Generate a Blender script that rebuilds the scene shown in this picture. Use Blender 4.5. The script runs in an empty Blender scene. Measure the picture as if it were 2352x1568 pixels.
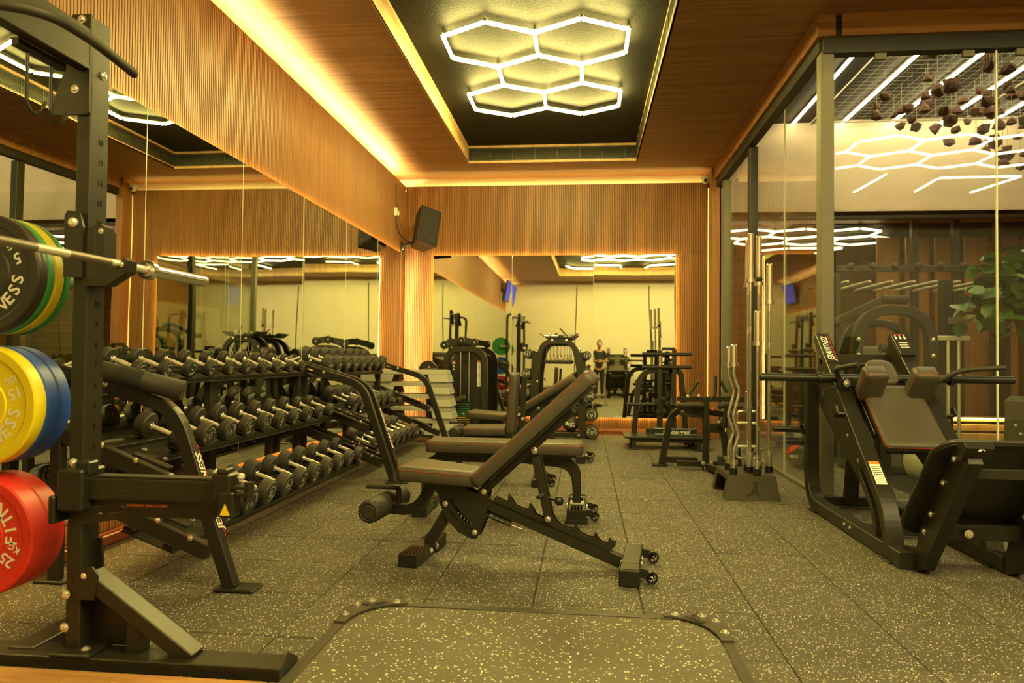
import bpy, bmesh, math, random
from mathutils import Vector as V, Matrix, Euler
from mathutils.geometry import tessellate_polygon
random.seed(7)
PI = math.pi
scene = bpy.context.scene
C = scene.collection

# ------------------------------------------------------------------ camera, world, exposure, large lights
def make_camera():
    cd = bpy.data.cameras.new('camera'); cam = bpy.data.objects.new('camera', cd); C.objects.link(cam)
    cd.sensor_fit = 'HORIZONTAL'; cd.sensor_width = 36.0; cd.lens = 36.0*1636.0/2352.0
    cd.clip_start = 0.05; cd.clip_end = 100
    a, b, c = 0.1024, -0.0223, 0.0104
    Ry = Matrix(((math.cos(a),0,math.sin(a)),(0,1,0),(-math.sin(a),0,math.cos(a))))
    Rx = Matrix(((1,0,0),(0,math.cos(b),-math.sin(b)),(0,math.sin(b),math.cos(b))))
    Rz = Matrix(((math.cos(c),-math.sin(c),0),(math.sin(c),math.cos(c),0),(0,0,1)))
    M = Matrix(((1,0,0),(0,0,-1),(0,1,0)))
    R = (Rz @ Rx @ Ry @ M)                       # world -> (right, down, forward)
    F = Matrix(((1,0,0),(0,-1,0),(0,0,-1)))
    W = (F @ R).transposed()
    cam.matrix_world = Matrix.Translation((0,0,1.138)) @ W.to_4x4()
    cd.dof.use_dof = True; cd.dof.focus_distance = 4.3; cd.dof.aperture_fstop = 2.6
    scene.camera = cam
make_camera()

world = bpy.data.worlds.new('world'); scene.world = world; world.use_nodes = True
world.node_tree.nodes['Background'].inputs[0].default_value = (1.0, 0.75, 0.4, 1)
world.node_tree.nodes['Background'].inputs[1].default_value = 0.02

vs = scene.view_settings
vs.view_transform = 'Standard'; vs.look = 'None'; vs.gamma = 1.0; vs.use_curve_mapping = False
vs.exposure = 0.0
scene.cycles.use_adaptive_sampling = True; scene.cycles.adaptive_threshold = 0.015
scene.cycles.max_bounces = 8; scene.cycles.diffuse_bounces = 3; scene.cycles.glossy_bounces = 5
scene.cycles.transmission_bounces = 4; scene.cycles.transparent_max_bounces = 16
scene.cycles.caustics_reflective = False; scene.cycles.caustics_refractive = False
scene.cycles.sample_clamp_indirect = 6.0
scene.cycles.use_denoising = True

LED = (1.0, 0.80, 0.215)          # colour of the ceiling tubes
COVE = (1.0, 0.60, 0.12)         # colour of the hidden strips
HALL = (1.0, 0.80, 0.42)         # tubes of the hall behind the glass

def strip_light(name, loc, size_x, size_y, rot, power, color):
    ld = bpy.data.lights.new(name, 'AREA'); ld.shape = 'RECTANGLE'; ld.size = size_x; ld.size_y = size_y
    ld.energy = power; ld.color = color
    o = bpy.data.objects.new(name, ld); o.location = loc; o.rotation_euler = rot; C.objects.link(o)
    o.visible_camera = True
    return o

# ------------------------------------------------------------------ materials
def new_mat(name):
    m = bpy.data.materials.new(name); m.use_nodes = True
    nt = m.node_tree; b = nt.nodes['Principled BSDF']
    return m, nt, b
def node(nt, t, **kw):
    n = nt.nodes.new(t)
    for k, v in kw.items(): setattr(n, k, v)
    return n
def plain(name, col, rough=0.5, metal=0.0, noise=0.0, nscale=40, bump=0.0, bscale=200, spec=0.5, coat=0.0):
    m, nt, b = new_mat(name)
    b.inputs['Base Color'].default_value = (*col, 1); b.inputs['Roughness'].default_value = rough
    b.inputs['Metallic'].default_value = metal; b.inputs['Specular IOR Level'].default_value = spec
    b.inputs['Coat Weight'].default_value = coat
    if noise or bump:
        tc = node(nt, 'ShaderNodeTexCoord')
    if noise:
        n = node(nt, 'ShaderNodeTexNoise'); n.inputs['Scale'].default_value = nscale; n.inputs['Detail'].default_value = 4
        nt.links.new(tc.outputs['Object'], n.inputs['Vector'])
        r = node(nt, 'ShaderNodeMapRange'); r.inputs[3].default_value = 1-noise; r.inputs[4].default_value = 1+noise
        nt.links.new(n.outputs['Fac'], r.inputs[0])
        mx = node(nt, 'ShaderNodeVectorMath', operation='SCALE'); mx.inputs[0].default_value = col
        nt.links.new(r.outputs[0], mx.inputs['Scale']); nt.links.new(mx.outputs[0], b.inputs['Base Color'])
    if bump:
        n2 = node(nt, 'ShaderNodeTexNoise'); n2.inputs['Scale'].default_value = bscale; n2.inputs['Detail'].default_value = 3
        nt.links.new(tc.outputs['Object'], n2.inputs['Vector'])
        bp = node(nt, 'ShaderNodeBump'); bp.inputs['Strength'].default_value = bump; bp.inputs['Distance'].default_value = 0.004
        nt.links.new(n2.outputs['Fac'], bp.inputs['Height']); nt.links.new(bp.outputs[0], b.inputs['Normal'])
    return m
def wood(name, c1, c2, scale, rough=0.45, spec=0.4):
    m, nt, b = new_mat(name)
    g = node(nt, 'ShaderNodeNewGeometry'); mp = node(nt, 'ShaderNodeMapping'); mp.inputs['Scale'].default_value = scale
    nt.links.new(g.outputs['Position'], mp.inputs['Vector'])
    n = node(nt, 'ShaderNodeTexNoise'); n.inputs['Scale'].default_value = 1.0; n.inputs['Detail'].default_value = 6; n.inputs['Roughness'].default_value = 0.65
    nt.links.new(mp.outputs[0], n.inputs['Vector'])
    r = node(nt, 'ShaderNodeValToRGB'); r.color_ramp.elements[0].position = 0.33; r.color_ramp.elements[1].position = 0.68
    r.color_ramp.elements[0].color = (*c1, 1); r.color_ramp.elements[1].color = (*c2, 1)
    nt.links.new(n.outputs['Fac'], r.inputs[0]); nt.links.new(r.outputs[0], b.inputs['Base Color'])
    b.inputs['Roughness'].default_value = rough; b.inputs['Specular IOR Level'].default_value = spec
    return m
def rubber_floor(name, base, fleck, scale, dens, rad):
    m, nt, b = new_mat(name)
    g = node(nt, 'ShaderNodeNewGeometry')
    v = node(nt, 'ShaderNodeTexVoronoi'); v.inputs['Scale'].default_value = scale
    nt.links.new(g.outputs['Position'], v.inputs['Vector'])
    sx = node(nt, 'ShaderNodeSeparateColor'); nt.links.new(v.outputs['Color'], sx.inputs[0])
    lt = node(nt, 'ShaderNodeMath', operation='LESS_THAN'); lt.inputs[1].default_value = dens; nt.links.new(sx.outputs[0], lt.inputs[0])
    rr = node(nt, 'ShaderNodeMath', operation='MULTIPLY'); rr.inputs[1].default_value = rad; nt.links.new(sx.outputs[1], rr.inputs[0])
    l2 = node(nt, 'ShaderNodeMath', operation='LESS_THAN'); nt.links.new(v.outputs['Distance'], l2.inputs[0]); nt.links.new(rr.outputs[0], l2.inputs[1])
    fm = node(nt, 'ShaderNodeMath', operation='MULTIPLY'); nt.links.new(lt.outputs[0], fm.inputs[0]); nt.links.new(l2.outputs[0], fm.inputs[1])
    n = node(nt, 'ShaderNodeTexNoise'); n.inputs['Scale'].default_value = 3.0; n.inputs['Detail'].default_value = 8; n.inputs['Roughness'].default_value = 0.7
    nt.links.new(g.outputs['Position'], n.inputs['Vector'])
    r = node(nt, 'ShaderNodeMapRange'); r.inputs[3].default_value = 0.6; r.inputs[4].default_value = 1.45; nt.links.new(n.outputs['Fac'], r.inputs[0])
    oi = node(nt, 'ShaderNodeObjectInfo'); r2 = node(nt, 'ShaderNodeMapRange'); r2.inputs[3].default_value = 0.86; r2.inputs[4].default_value = 1.14
    nt.links.new(oi.outputs['Random'], r2.inputs[0]); mm = node(nt, 'ShaderNodeMath', operation='MULTIPLY'); nt.links.new(r.outputs[0], mm.inputs[0]); nt.links.new(r2.outputs[0], mm.inputs[1])
    sc = node(nt, 'ShaderNodeVectorMath', operation='SCALE'); sc.inputs[0].default_value = base; nt.links.new(mm.outputs[0], sc.inputs['Scale'])
    mx = node(nt, 'ShaderNodeMix', data_type='RGBA'); nt.links.new(fm.outputs[0], mx.inputs[0]); nt.links.new(sc.outputs[0], mx.inputs[6]); mx.inputs[7].default_value = (*fleck, 1)
    nt.links.new(mx.outputs[2], b.inputs['Base Color'])
    b.inputs['Roughness'].default_value = 0.62; b.inputs['Specular IOR Level'].default_value = 0.35
    n2 = node(nt, 'ShaderNodeTexNoise'); n2.inputs['Scale'].default_value = 180; n2.inputs['Detail'].default_value = 2
    nt.links.new(g.outputs['Position'], n2.inputs['Vector'])
    bp = node(nt, 'ShaderNodeBump'); bp.inputs['Strength'].default_value = 0.35; bp.inputs['Distance'].default_value = 0.003
    nt.links.new(n2.outputs['Fac'], bp.inputs['Height']); nt.links.new(bp.outputs[0], b.inputs['Normal'])
    return m
def emit(name, col, strength):
    m, nt, b = new_mat(name)
    b.inputs['Base Color'].default_value = (0.8,0.8,0.8,1)
    b.inputs['Emission Color'].default_value = (*col, 1); b.inputs['Emission Strength'].default_value = strength
    return m
def glass_mat(name, tint, refl):
    m, nt, b = new_mat(name); nt.nodes.remove(b)
    out = nt.nodes['Material Output']
    t = node(nt, 'ShaderNodeBsdfTransparent'); t.inputs[0].default_value = (*tint, 1)
    g = node(nt, 'ShaderNodeBsdfGlossy'); g.inputs['Roughness'].default_value = 0.0; g.inputs[0].default_value = (1,1,1,1)
    f = node(nt, 'ShaderNodeFresnel'); ge = node(nt, 'ShaderNodeNewGeometry'); mr = node(nt, 'ShaderNodeMapRange')
    mr.inputs[3].default_value = refl; mr.inputs[4].default_value = 1/refl        # straight-through pane: same reflectance on both faces
    nt.links.new(ge.outputs['Backfacing'], mr.inputs[0]); nt.links.new(mr.outputs[0], f.inputs[0])
    mx = node(nt, 'ShaderNodeMixShader'); nt.links.new(f.outputs[0], mx.inputs[0]); nt.links.new(t.outputs[0], mx.inputs[1]); nt.links.new(g.outputs[0], mx.inputs[2])
    nt.links.new(mx.outputs[0], out.inputs['Surface'])
    return m
def mirror_mat():
    m, nt, b = new_mat('silvered_mirror')
    b.inputs['Base Color'].default_value = (0.80, 0.82, 0.70, 1); b.inputs['Metallic'].default_value = 1; b.inputs['Roughness'].default_value = 0.0
    g = node(nt, 'ShaderNodeNewGeometry'); n = node(nt, 'ShaderNodeTexNoise'); n.inputs['Scale'].default_value = 0.9; n.inputs['Detail'].default_value = 0
    nt.links.new(g.outputs['Position'], n.inputs['Vector'])
    bp = node(nt, 'ShaderNodeBump'); bp.inputs['Strength'].default_value = 0.25; bp.inputs['Distance'].default_value = 0.012
    nt.links.new(n.outputs['Fac'], bp.inputs['Height']); nt.links.new(bp.outputs[0], b.inputs['Normal'])
    return m
M = {}
M['slat'] = wood('slatted_walnut', (0.235,0.105,0.036), (0.36,0.172,0.066), (30,30,1.0), 0.42)
M['ceil_wood'] = wood('ceiling_walnut', (0.24,0.105,0.036), (0.44,0.22,0.085), (0.8,22,22), 0.5)
M['tray_wood'] = wood('pale_oak_edge', (0.42,0.25,0.10), (0.62,0.40,0.18), (9,9,2), 0.45)
M['mahog'] = wood('mahogany_skirting', (0.20,0.045,0.018), (0.34,0.09,0.035), (2,2,30), 0.3)
M['groove'] = plain('groove_black', (0.012,0.008,0.005), 0.8)
M['floor'] = rubber_floor('flecked_rubber', (0.084,0.076,0.059), (0.85,0.83,0.76), 175, 0.24, 0.60)
M['mat'] = rubber_floor('platform_rubber', (0.112,0.102,0.076), (0.90,0.86,0.72), 105, 0.30, 0.50)
M['tray_black'] = plain('stippled_black', (0.0042,0.0039,0.0031), 0.65, bump=1.0, bscale=60, noise=0.9, nscale=60, spec=0.18)
M['cream'] = plain('cream_paint', (0.82,0.76,0.62), 0.6, noise=0.03, nscale=2)
M['beige'] = plain('beige_paint', (0.74,0.62,0.48), 0.6)
M['black_paint'] = plain('black_ceiling_paint', (0.004,0.0038,0.0036), 0.8, spec=0.2)
M['metal'] = plain('black_powdercoat', (0.021,0.019,0.015), 0.36, noise=0.12, nscale=30, bump=0.08, bscale=600, spec=0.42)
M['frame'] = plain('olive_frame_paint', (0.16,0.15,0.105), 0.45, noise=0.15, nscale=60, bump=0.6, bscale=160)
M['dark_frame'] = plain('dark_frame_paint', (0.014,0.013,0.010), 0.5)
M['rubber'] = plain('dumbbell_rubber', (0.032,0.028,0.024), 0.55, noise=0.1, nscale=50)
M['foam'] = plain('black_foam', (0.030,0.026,0.022), 0.6)
M['plastic'] = plain('black_plastic', (0.014,0.013,0.011), 0.35)
M['vinyl'] = plain('black_vinyl', (0.080,0.070,0.056), 0.40, noise=0.10, nscale=20, bump=0.25, bscale=350)
M['stitch'] = plain('red_stitching', (0.42,0.03,0.025), 0.7)
M['chrome'] = plain('chrome', (0.92,0.90,0.86), 0.14, 0.92)
M['steel'] = plain('brushed_steel', (0.80,0.77,0.70), 0.38, 0.55)
M['bolt'] = plain('zinc_bolt', (0.92,0.91,0.88), 0.22, 0.85)
M['grey_metal'] = plain('charcoal_powdercoat', (0.055,0.050,0.040), 0.42)
M['knurl'] = plain('knurled_steel', (0.34,0.31,0.26), 0.5, 1.0)
M['white'] = plain('white_print', (0.92,0.91,0.88), 0.5)
M['red_print'] = plain('red_print', (0.70,0.035,0.025), 0.5)
M['grey_print'] = plain('grey_print', (0.003,0.003,0.003), 0.8, spec=0.1)
M['orange_print'] = plain('orange_print', (0.9,0.22,0.02), 0.5)
M['yellow_print'] = plain('yellow_print', (0.92,0.70,0.02), 0.5)
M['black_print'] = plain('black_print', (0.01,0.009,0.008), 0.5)
M['p_red'] = plain('red_bumper', (0.70,0.035,0.022), 0.42, noise=0.05, nscale=15)
M['p_yellow'] = plain('yellow_bumper', (0.86,0.70,0.016), 0.42, noise=0.05, nscale=15)
M['p_blue'] = plain('blue_bumper', (0.020,0.10,0.66), 0.42, noise=0.08, nscale=15)
M['p_green'] = plain('green_bumper', (0.03,0.30,0.075), 0.42, noise=0.05, nscale=15)
M['p_black'] = plain('black_bumper', (0.016,0.015,0.014), 0.42)
M['step'] = plain('grey_step_plastic', (0.44,0.43,0.38), 0.5, noise=0.04, nscale=200)
M['mirror'] = mirror_mat()
M['glass'] = glass_mat('pane_glass', (0.93,0.95,0.88), 1.50)
M['seam'] = plain('pane_edge', (0.85,0.86,0.70), 0.5)
M['hall_fill'] = emit('hall_fill_tube', HALL, 9.0)  # weak glow for the fixture added under the low hall ceiling
M['led'] = emit('led_tube', LED, 190.0)
M['hall_led'] = emit('hall_led_tube', HALL, 60.0)
M['cove_led'] = emit('cove_led', COVE, 60.0)
M['top_led'] = emit('top_cove_led', (1.0,0.76,0.27), 300.0)
M['back_led'] = emit('back_cove_led', (1.0,0.60,0.13), 60.0)
M['dim_led'] = emit('corner_led', COVE, 2.2)
M['tv'] = emit('tv_screen', (0.04,0.10,1.0), 0.6)
M['tv'].node_tree.nodes['Principled BSDF'].inputs['Base Color'].default_value = (0.01,0.01,0.012,1)
M['oak_floor'] = wood('platform_oak', (0.42,0.20,0.07), (0.60,0.33,0.13), (3,40,20), 0.35)
M['leaf'] = plain('leaf_green', (0.040,0.125,0.022), 0.35, noise=0.4, nscale=6)
M['bark'] = plain('twig_brown', (0.10,0.06,0.035), 0.8)
M['rock'] = plain('reddish_rock', (0.13,0.062,0.045), 0.75, noise=0.5, nscale=14, bump=0.8, bscale=40)
M['wire'] = plain('hanging_wire', (0.30,0.27,0.22), 0.5, 0.3)
M['skin'] = plain('skin', (0.55,0.30,0.19), 0.5)
M['cloth'] = plain('black_cloth', (0.018,0.017,0.018), 0.8)
M['hair'] = plain('dark_hair', (0.012,0.009,0.007), 0.6)

# ------------------------------------------------------------------ mesh builder
def fillet(pts, r, n=5):
    pts = [V(p) for p in pts]; out = [pts[0]]
    for i in range(1, len(pts)-1):
        a, b, c = pts[i-1], pts[i], pts[i+1]
        rr = r[i-1] if isinstance(r, (list, tuple)) else r
        u = (a-b); w = (c-b); t = min(rr, u.length*0.49, w.length*0.49)
        if t < 1e-5: out.append(b); continue
        p0 = b+u.normalized()*t; p1 = b+w.normalized()*t
        for k in range(n+1):
            s = k/n; out.append(p0*(1-s)**2 + b*(2*s*(1-s)) + p1*s**2)
    out.append(pts[-1]); return out
_text_cache = {}
def text_geo(s):
    if s in _text_cache: return _text_cache[s]
    cu = bpy.data.curves.new('t', 'FONT'); cu.body = s; cu.size = 1.0; cu.align_x = 'CENTER'; cu.align_y = 'CENTER'; cu.resolution_u = 2
    cu.offset = 0.022
    o = bpy.data.objects.new('t', cu); C.objects.link(o)
    dg = bpy.context.evaluated_depsgraph_get(); me = bpy.data.meshes.new_from_object(o.evaluated_get(dg))
    vs_ = [v.co.copy() for v in me.vertices]; fs = [tuple(p.vertices) for p in me.polygons]
    bpy.data.objects.remove(o); bpy.data.curves.remove(cu); bpy.data.meshes.remove(me)
    _text_cache[s] = (vs_, fs); return vs_, fs
def frame_of(d, up=(0,0,1)):
    d = V(d).normalized(); up = V(up)
    if abs(d.dot(up)) > 0.98: up = V((0,1,0)) if abs(d.y) < 0.9 else V((1,0,0))
    x = d.cross(up).normalized(); y = x.cross(d).normalized()
    return x, y, d
class MB:
    def __init__(s): s.v = []; s.f = []; s.s = []
    def add(s, vs_, fs, smooth=False):
        n = len(s.v); s.v += [V(v) for v in vs_]
        for f in fs: s.f.append(tuple(i+n for i in f)); s.s.append(smooth)
        return s
    def box(s, c, size, rot=None, ch=0.0):
        c = V(c); hx, hy, hz = size[0]/2, size[1]/2, size[2]/2
        R = rot if rot is not None else Matrix.Identity(3)
        if isinstance(R, (tuple, list)): R = Euler(R).to_matrix()
        if ch <= 0:
            vs_ = [V((x,y,z)) for z in (-hz,hz) for y in (-hy,hy) for x in (-hx,hx)]
            fs = [(0,2,3,1),(4,5,7,6),(0,1,5,4),(2,6,7,3),(0,4,6,2),(1,3,7,5)]
        else:
            ch = min(ch, hx*.9, hy*.9, hz*.9); vs_ = []; ix = {}
            for sx in (-1,1):
                for sy in (-1,1):
                    for sz in (-1,1):
                        for ax in range(3):
                            p = [sx*(hx-ch), sy*(hy-ch), sz*(hz-ch)]; p[ax] = (sx*hx, sy*hy, sz*hz)[ax]
                            ix[(sx,sy,sz,ax)] = len(vs_); vs_.append(V(p))
            fs = []
            for ax in range(3):
                o1, o2 = (ax+1)%3, (ax+2)%3
                for sg in (-1,1):
                    q = []
                    for (a,b) in ((-1,-1),(1,-1),(1,1),(-1,1)):
                        k = [0,0,0]; k[ax]=sg; k[o1]=a; k[o2]=b; q.append(ix[(*k,ax)])
                    fs.append(tuple(q) if sg > 0 else tuple(reversed(q)))
            for ax in range(3):
                o1, o2 = (ax+1)%3, (ax+2)%3
                for a in (-1,1):
                    for b in (-1,1):
                        k0=[0,0,0]; k0[o1]=a; k0[o2]=b; k1=list(k0); k0[ax]=-1; k1[ax]=1
                        q = [ix[(*k0,o1)], ix[(*k1,o1)], ix[(*k1,o2)], ix[(*k0,o2)]]
                        fs.append(tuple(q) if a*b > 0 else tuple(reversed(q)))
            for sx in (-1,1):
                for sy in (-1,1):
                    for sz in (-1,1):
                        q = [ix[(sx,sy,sz,0)], ix[(sx,sy,sz,1)], ix[(sx,sy,sz,2)]]
                        fs.append(tuple(q) if sx*sy*sz > 0 else tuple(reversed(q)))
        return s.add([R @ v + c for v in vs_], fs)
    def bar(s, a, b, w, h, ch=0.004, up=(0,0,1)):
        a, b = V(a), V(b); x, y, d = frame_of(b-a, up)
        if tuple(up) != (0,0,1): w, h = h, w          # with a given axis, w is the width along that axis
        R = Matrix((x, y, d)).transposed()
        return s.box((a+b)/2, (w, h, (b-a).length), R, ch)
    def sweep(s, path, n, a, b, ch=0.004, caps=True):
        """rectangular tube: half width a along the plane normal n, half width b in the plane"""
        path = [V(p) for p in path]; n = V(n).normalized()
        sec = [(-a+ch,-b),(a-ch,-b),(a,-b+ch),(a,b-ch),(a-ch,b),(-a+ch,b),(-a,b-ch),(-a,-b+ch)]
        m = len(sec); vs_ = []; N = len(path)
        for i, p in enumerate(path):
            d0 = (path[i]-path[i-1]).normalized() if i > 0 else None
            d1 = (path[i+1]-path[i]).normalized() if i < N-1 else None
            d = d0 if d1 is None else d1 if d0 is None else (d0+d1).normalized()
            k = 1.0
            if d0 is not None and d1 is not None: k = 1/max(0.3, math.cos(d0.angle(d1)/2))
            t = n.cross(d).normalized()
            for (u, w) in sec: vs_.append(p + n*u + t*(w*k))
        fs = [(i*m+j, i*m+(j+1)%m, (i+1)*m+(j+1)%m, (i+1)*m+j) for i in range(N-1) for j in range(m)]
        if caps: fs += [tuple(reversed(range(m))), tuple((N-1)*m+j for j in range(m))]
        return s.add(vs_, fs)
    def tube(s, path, r, seg=10, caps=True, round_end=False):
        path = [V(p) for p in path]; N = len(path); vs_ = []
        x, y, d = frame_of(path[1]-path[0]); px = x
        rs = r if isinstance(r, (list, tuple)) else [r]*N
        for i, p in enumerate(path):
            d0 = (path[i]-path[i-1]).normalized() if i > 0 else None
            d1 = (path[i+1]-path[i]).normalized() if i < N-1 else None
            d = d0 if d1 is None else d1 if d0 is None else (d0+d1)
            if d.length < 1e-6: d = d1
            d = d.normalized(); px = (px - d*px.dot(d)); px = px.normalized() if px.length > 1e-6 else frame_of(d)[0]
            py = d.cross(px)
            for j in range(seg):
                t = 2*PI*j/seg; vs_.append(p + (px*math.cos(t)+py*math.sin(t))*rs[i])
        fs = [(i*seg+j, i*seg+(j+1)%seg, (i+1)*seg+(j+1)%seg, (i+1)*seg+j) for i in range(N-1) for j in range(seg)]
        s.add(vs_, fs, True)
        if caps: s.add([vs_[j] for j in range(seg)], [tuple(reversed(range(seg)))]); s.add([vs_[(N-1)*seg+j] for j in range(seg)], [tuple(range(seg))])
        return s
    def cyl(s, a, b, r, seg=16, r2=None): return s.tube([a, b], [r, r if r2 is None else r2], seg)
    def lathe(s, prof, o, d, seg=20, sharp=True, up=(0,0,1)):
        """prof: (radius, distance along d)"""
        o = V(o); x, y, d = frame_of(d, up)
        def ring(r, z): return [o + d*z + (x*math.cos(2*PI*j/seg)+y*math.sin(2*PI*j/seg))*r for j in range(seg)]
        for i in range(len(prof)-1):
            (r0, z0), (r1, z1) = prof[i], prof[i+1]
            if r0 < 1e-6 and r1 < 1e-6: continue
            if r0 < 1e-6: s.add([o+d*z0]+ring(r1,z1), [(0, 1+(j+1)%seg, 1+j) for j in range(seg)], not sharp)
            elif r1 < 1e-6: s.add([o+d*z1]+ring(r0,z0), [(0, 1+j, 1+(j+1)%seg) for j in range(seg)], not sharp)
            else: s.add(ring(r0,z0)+ring(r1,z1), [(j, (j+1)%seg, seg+(j+1)%seg, seg+j) for j in range(seg)], True)
        return s
    def sphere(s, c, r, seg=14, rings=8, sc=(1,1,1), rot=None):
        c = V(c); vs_ = [V((0,0,-1))]; R = rot if rot is not None else Matrix.Identity(3)
        for i in range(1, rings):
            t = -PI/2+PI*i/rings
            for j in range(seg): p = 2*PI*j/seg; vs_.append(V((math.cos(t)*math.cos(p), math.cos(t)*math.sin(p), math.sin(t))))
        vs_.append(V((0,0,1))); fs = [(0, 1+(j+1)%seg, 1+j) for j in range(seg)]
        for i in range(rings-2):
            for j in range(seg): a = 1+i*seg; fs.append((a+j, a+(j+1)%seg, a+seg+(j+1)%seg, a+seg+j))
        L = len(vs_)-1; a = 1+(rings-2)*seg; fs += [(L, a+j, a+(j+1)%seg) for j in range(seg)]
        return s.add([c + R @ V((v.x*sc[0]*r, v.y*sc[1]*r, v.z*sc[2]*r)) for v in vs_], fs, True)
    def prism(s, poly, t, o, ux, uy, holes=()):
        """flat plate: polygon (and holes) in the plane o + ux*x + uy*y, thickness t centred"""
        o, ux, uy = V(o), V(ux).normalized(), V(uy).normalized(); n = ux.cross(uy).normalized()
        loops = [list(poly)]+[list(h) for h in holes]
        flat = [V((p[0], p[1], 0)) for l in loops for p in l]
        tris = tessellate_polygon([[V((p[0],p[1],0)) for p in l] for l in loops])
        N = len(flat); P = lambda p, k: o + ux*p.x + uy*p.y + n*(k*t/2)
        vs_ = [P(p,1) for p in flat]+[P(p,-1) for p in flat]; fs = []
        for tr in tris:
            a, b, c = (flat[i] for i in tr); ccw = (b-a).cross(c-a).z > 0
            q = tuple(tr) if ccw else tuple(reversed(tr)); fs.append(q); fs.append(tuple(i+N for i in reversed(q)))
        st = 0
        for li, l in enumerate(loops):
            m = len(l); area = sum(l[i][0]*l[(i+1)%m][1]-l[(i+1)%m][0]*l[i][1] for i in range(m))
            for i in range(m):
                a, b = st+i, st+(i+1)%m
                if (area > 0) == (li == 0): fs.append((b, a, a+N, b+N))
                else: fs.append((a, b, b+N, a+N))
            st += m
        return s.add(vs_, fs)
    def text(s, body, size, o, ux, uy, shear=0.0, sx=1.0, lift=0.0012):
        o, ux, uy = V(o), V(ux).normalized(), V(uy).normalized(); n = ux.cross(uy)
        vs_, fs = text_geo(body)
        return s.add([o + ux*((v.x+shear*v.y)*size*sx) + uy*(v.y*size) + n*lift for v in vs_], fs)
    def arc_text(s, body, size, r, a0, o, ux, uy, step=None, lift=0.0012, inward=False):
        o, ux, uy = V(o), V(ux).normalized(), V(uy).normalized(); st = step or size*0.82/r
        a = a0
        for chx in body:
            if chx != ' ':
                rd = ux*math.cos(a)+uy*math.sin(a); tg = ux*math.sin(a)-uy*math.cos(a)
                if inward: s.text(chx, size, o+rd*r, -tg, -rd, lift=lift)
                else: s.text(chx, size, o+rd*r, tg, rd, lift=lift)
            a += st if inward else -st
        return s
    def bolt(s, p, d, r=0.011, seg=8):
        return s.lathe([(r*1.35,0),(r*1.35,r*.25),(r,r*.3),(r*.95,r*.55),(r*.6,r*.85),(r*.3,r*.9),(r*.3,r*.6),(0,r*.6)], p, d, seg)
    def pad(s, o, ux, uy, L, W, T, r=0.04, rt=0.018, n=5, taper=0.0):
        """upholstered pad: rounded rectangle L x W centred, thickness T upward of o"""
        o, ux, uy = V(o), V(ux).normalized(), V(uy).normalized(); nz = ux.cross(uy)
        def outline(ins):
            pts = []
            for (sx, sy, a0) in ((1,1,0),(-1,1,PI/2),(-1,-1,PI),(1,-1,1.5*PI)):
                wy = W/2*(1-(taper if sx > 0 else 0)); rr = max(r-ins, 0.004)
                for k in range(n+1):
                    a = a0+PI/2*k/n
                    pts.append((sx*(L/2-ins-rr)+rr*math.cos(a), sy*(wy-ins-rr)+rr*math.sin(a)))
            return pts
        lv = [(rt*.6,0),(0,rt*.5),(0,T-rt),(rt*.3,T-rt*.3),(rt,T),(rt*2.5,T+rt*.12)]
        m = 4*(n+1); vs_ = []
        for (ins, z) in lv: vs_ += [o+ux*x+uy*y+nz*z for (x,y) in outline(ins)]
        fs = [(i*m+j, i*m+(j+1)%m, (i+1)*m+(j+1)%m, (i+1)*m+j) for i in range(len(lv)-1) for j in range(m)]
        s.add(vs_, fs, True); k = (len(lv)-1)*m
        s.add([vs_[j] for j in range(m)], [tuple(reversed(range(m)))]); s.add([vs_[k+j] for j in range(m)], [tuple(range(m))], True)
        return s
    def build(s, name, mat, parent=None, off=None, kind=None, label=None):
        me = bpy.data.meshes.new(name)
        o0 = V((0,0,0))
        if parent is not None and off is None:
            r = parent
            while r is not None: o0 = o0 + r.location; r = r.parent
        elif off is not None: o0 = V(off)
        me.from_pydata([v-o0 for v in s.v], [], s.f); me.polygons.foreach_set('use_smooth', s.s)
        me.materials.append(mat if not isinstance(mat, str) else M[mat]); me.update()
        o = bpy.data.objects.new(name, me); C.objects.link(o)
        if parent is not None: o.parent = parent
        elif off is not None: o.location = off
        if kind: o['kind'] = kind
        if label: o['label'] = label
        return o
def thing(name, label, cat, loc=(0,0,0), group=None):
    o = bpy.data.objects.new(name, None); o.location = loc; C.objects.link(o); o.empty_display_size = 0.1
    o['label'] = label; o['category'] = cat
    if group: o['group'] = group
    return o
def kids(o): return [c for c in bpy.data.objects if c.parent == o]
def dup(root, loc, rotz=0.0, label=None, group=None, keys=None):
    def cp(o, par):
        c = o.copy(); C.objects.link(c); c.parent = par
        for ch in CH[o]: cp(ch, c)
        return c
    CH = {}
    def scan(o):
        CH[o] = list(o.children)
        for ch in CH[o]: scan(ch)
    scan(root)
    r = cp(root, None); r.location = loc; r.rotation_euler = (0,0,rotz)
    if label: r['label'] = label
    if group: r['group'] = group
    return r
def struct(name, mb, mat, parent=None):
    o = mb.build(name, mat, parent); 
    if parent is None: o['kind'] = 'structure'
    return o
ORD = ['first','second','third','fourth','fifth','sixth','seventh','eighth','ninth','tenth','eleventh','twelfth']
# ------------------------------------------------------------------ the room
XL, YB, ZC = -2.79, 10.78, 3.93           # left wall, back wall, ceiling
YR, XR = -3.2, 9.0                        # wall behind the camera, far right wall
GX, GY = 1.96, 5.98                       # glass planes
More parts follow.
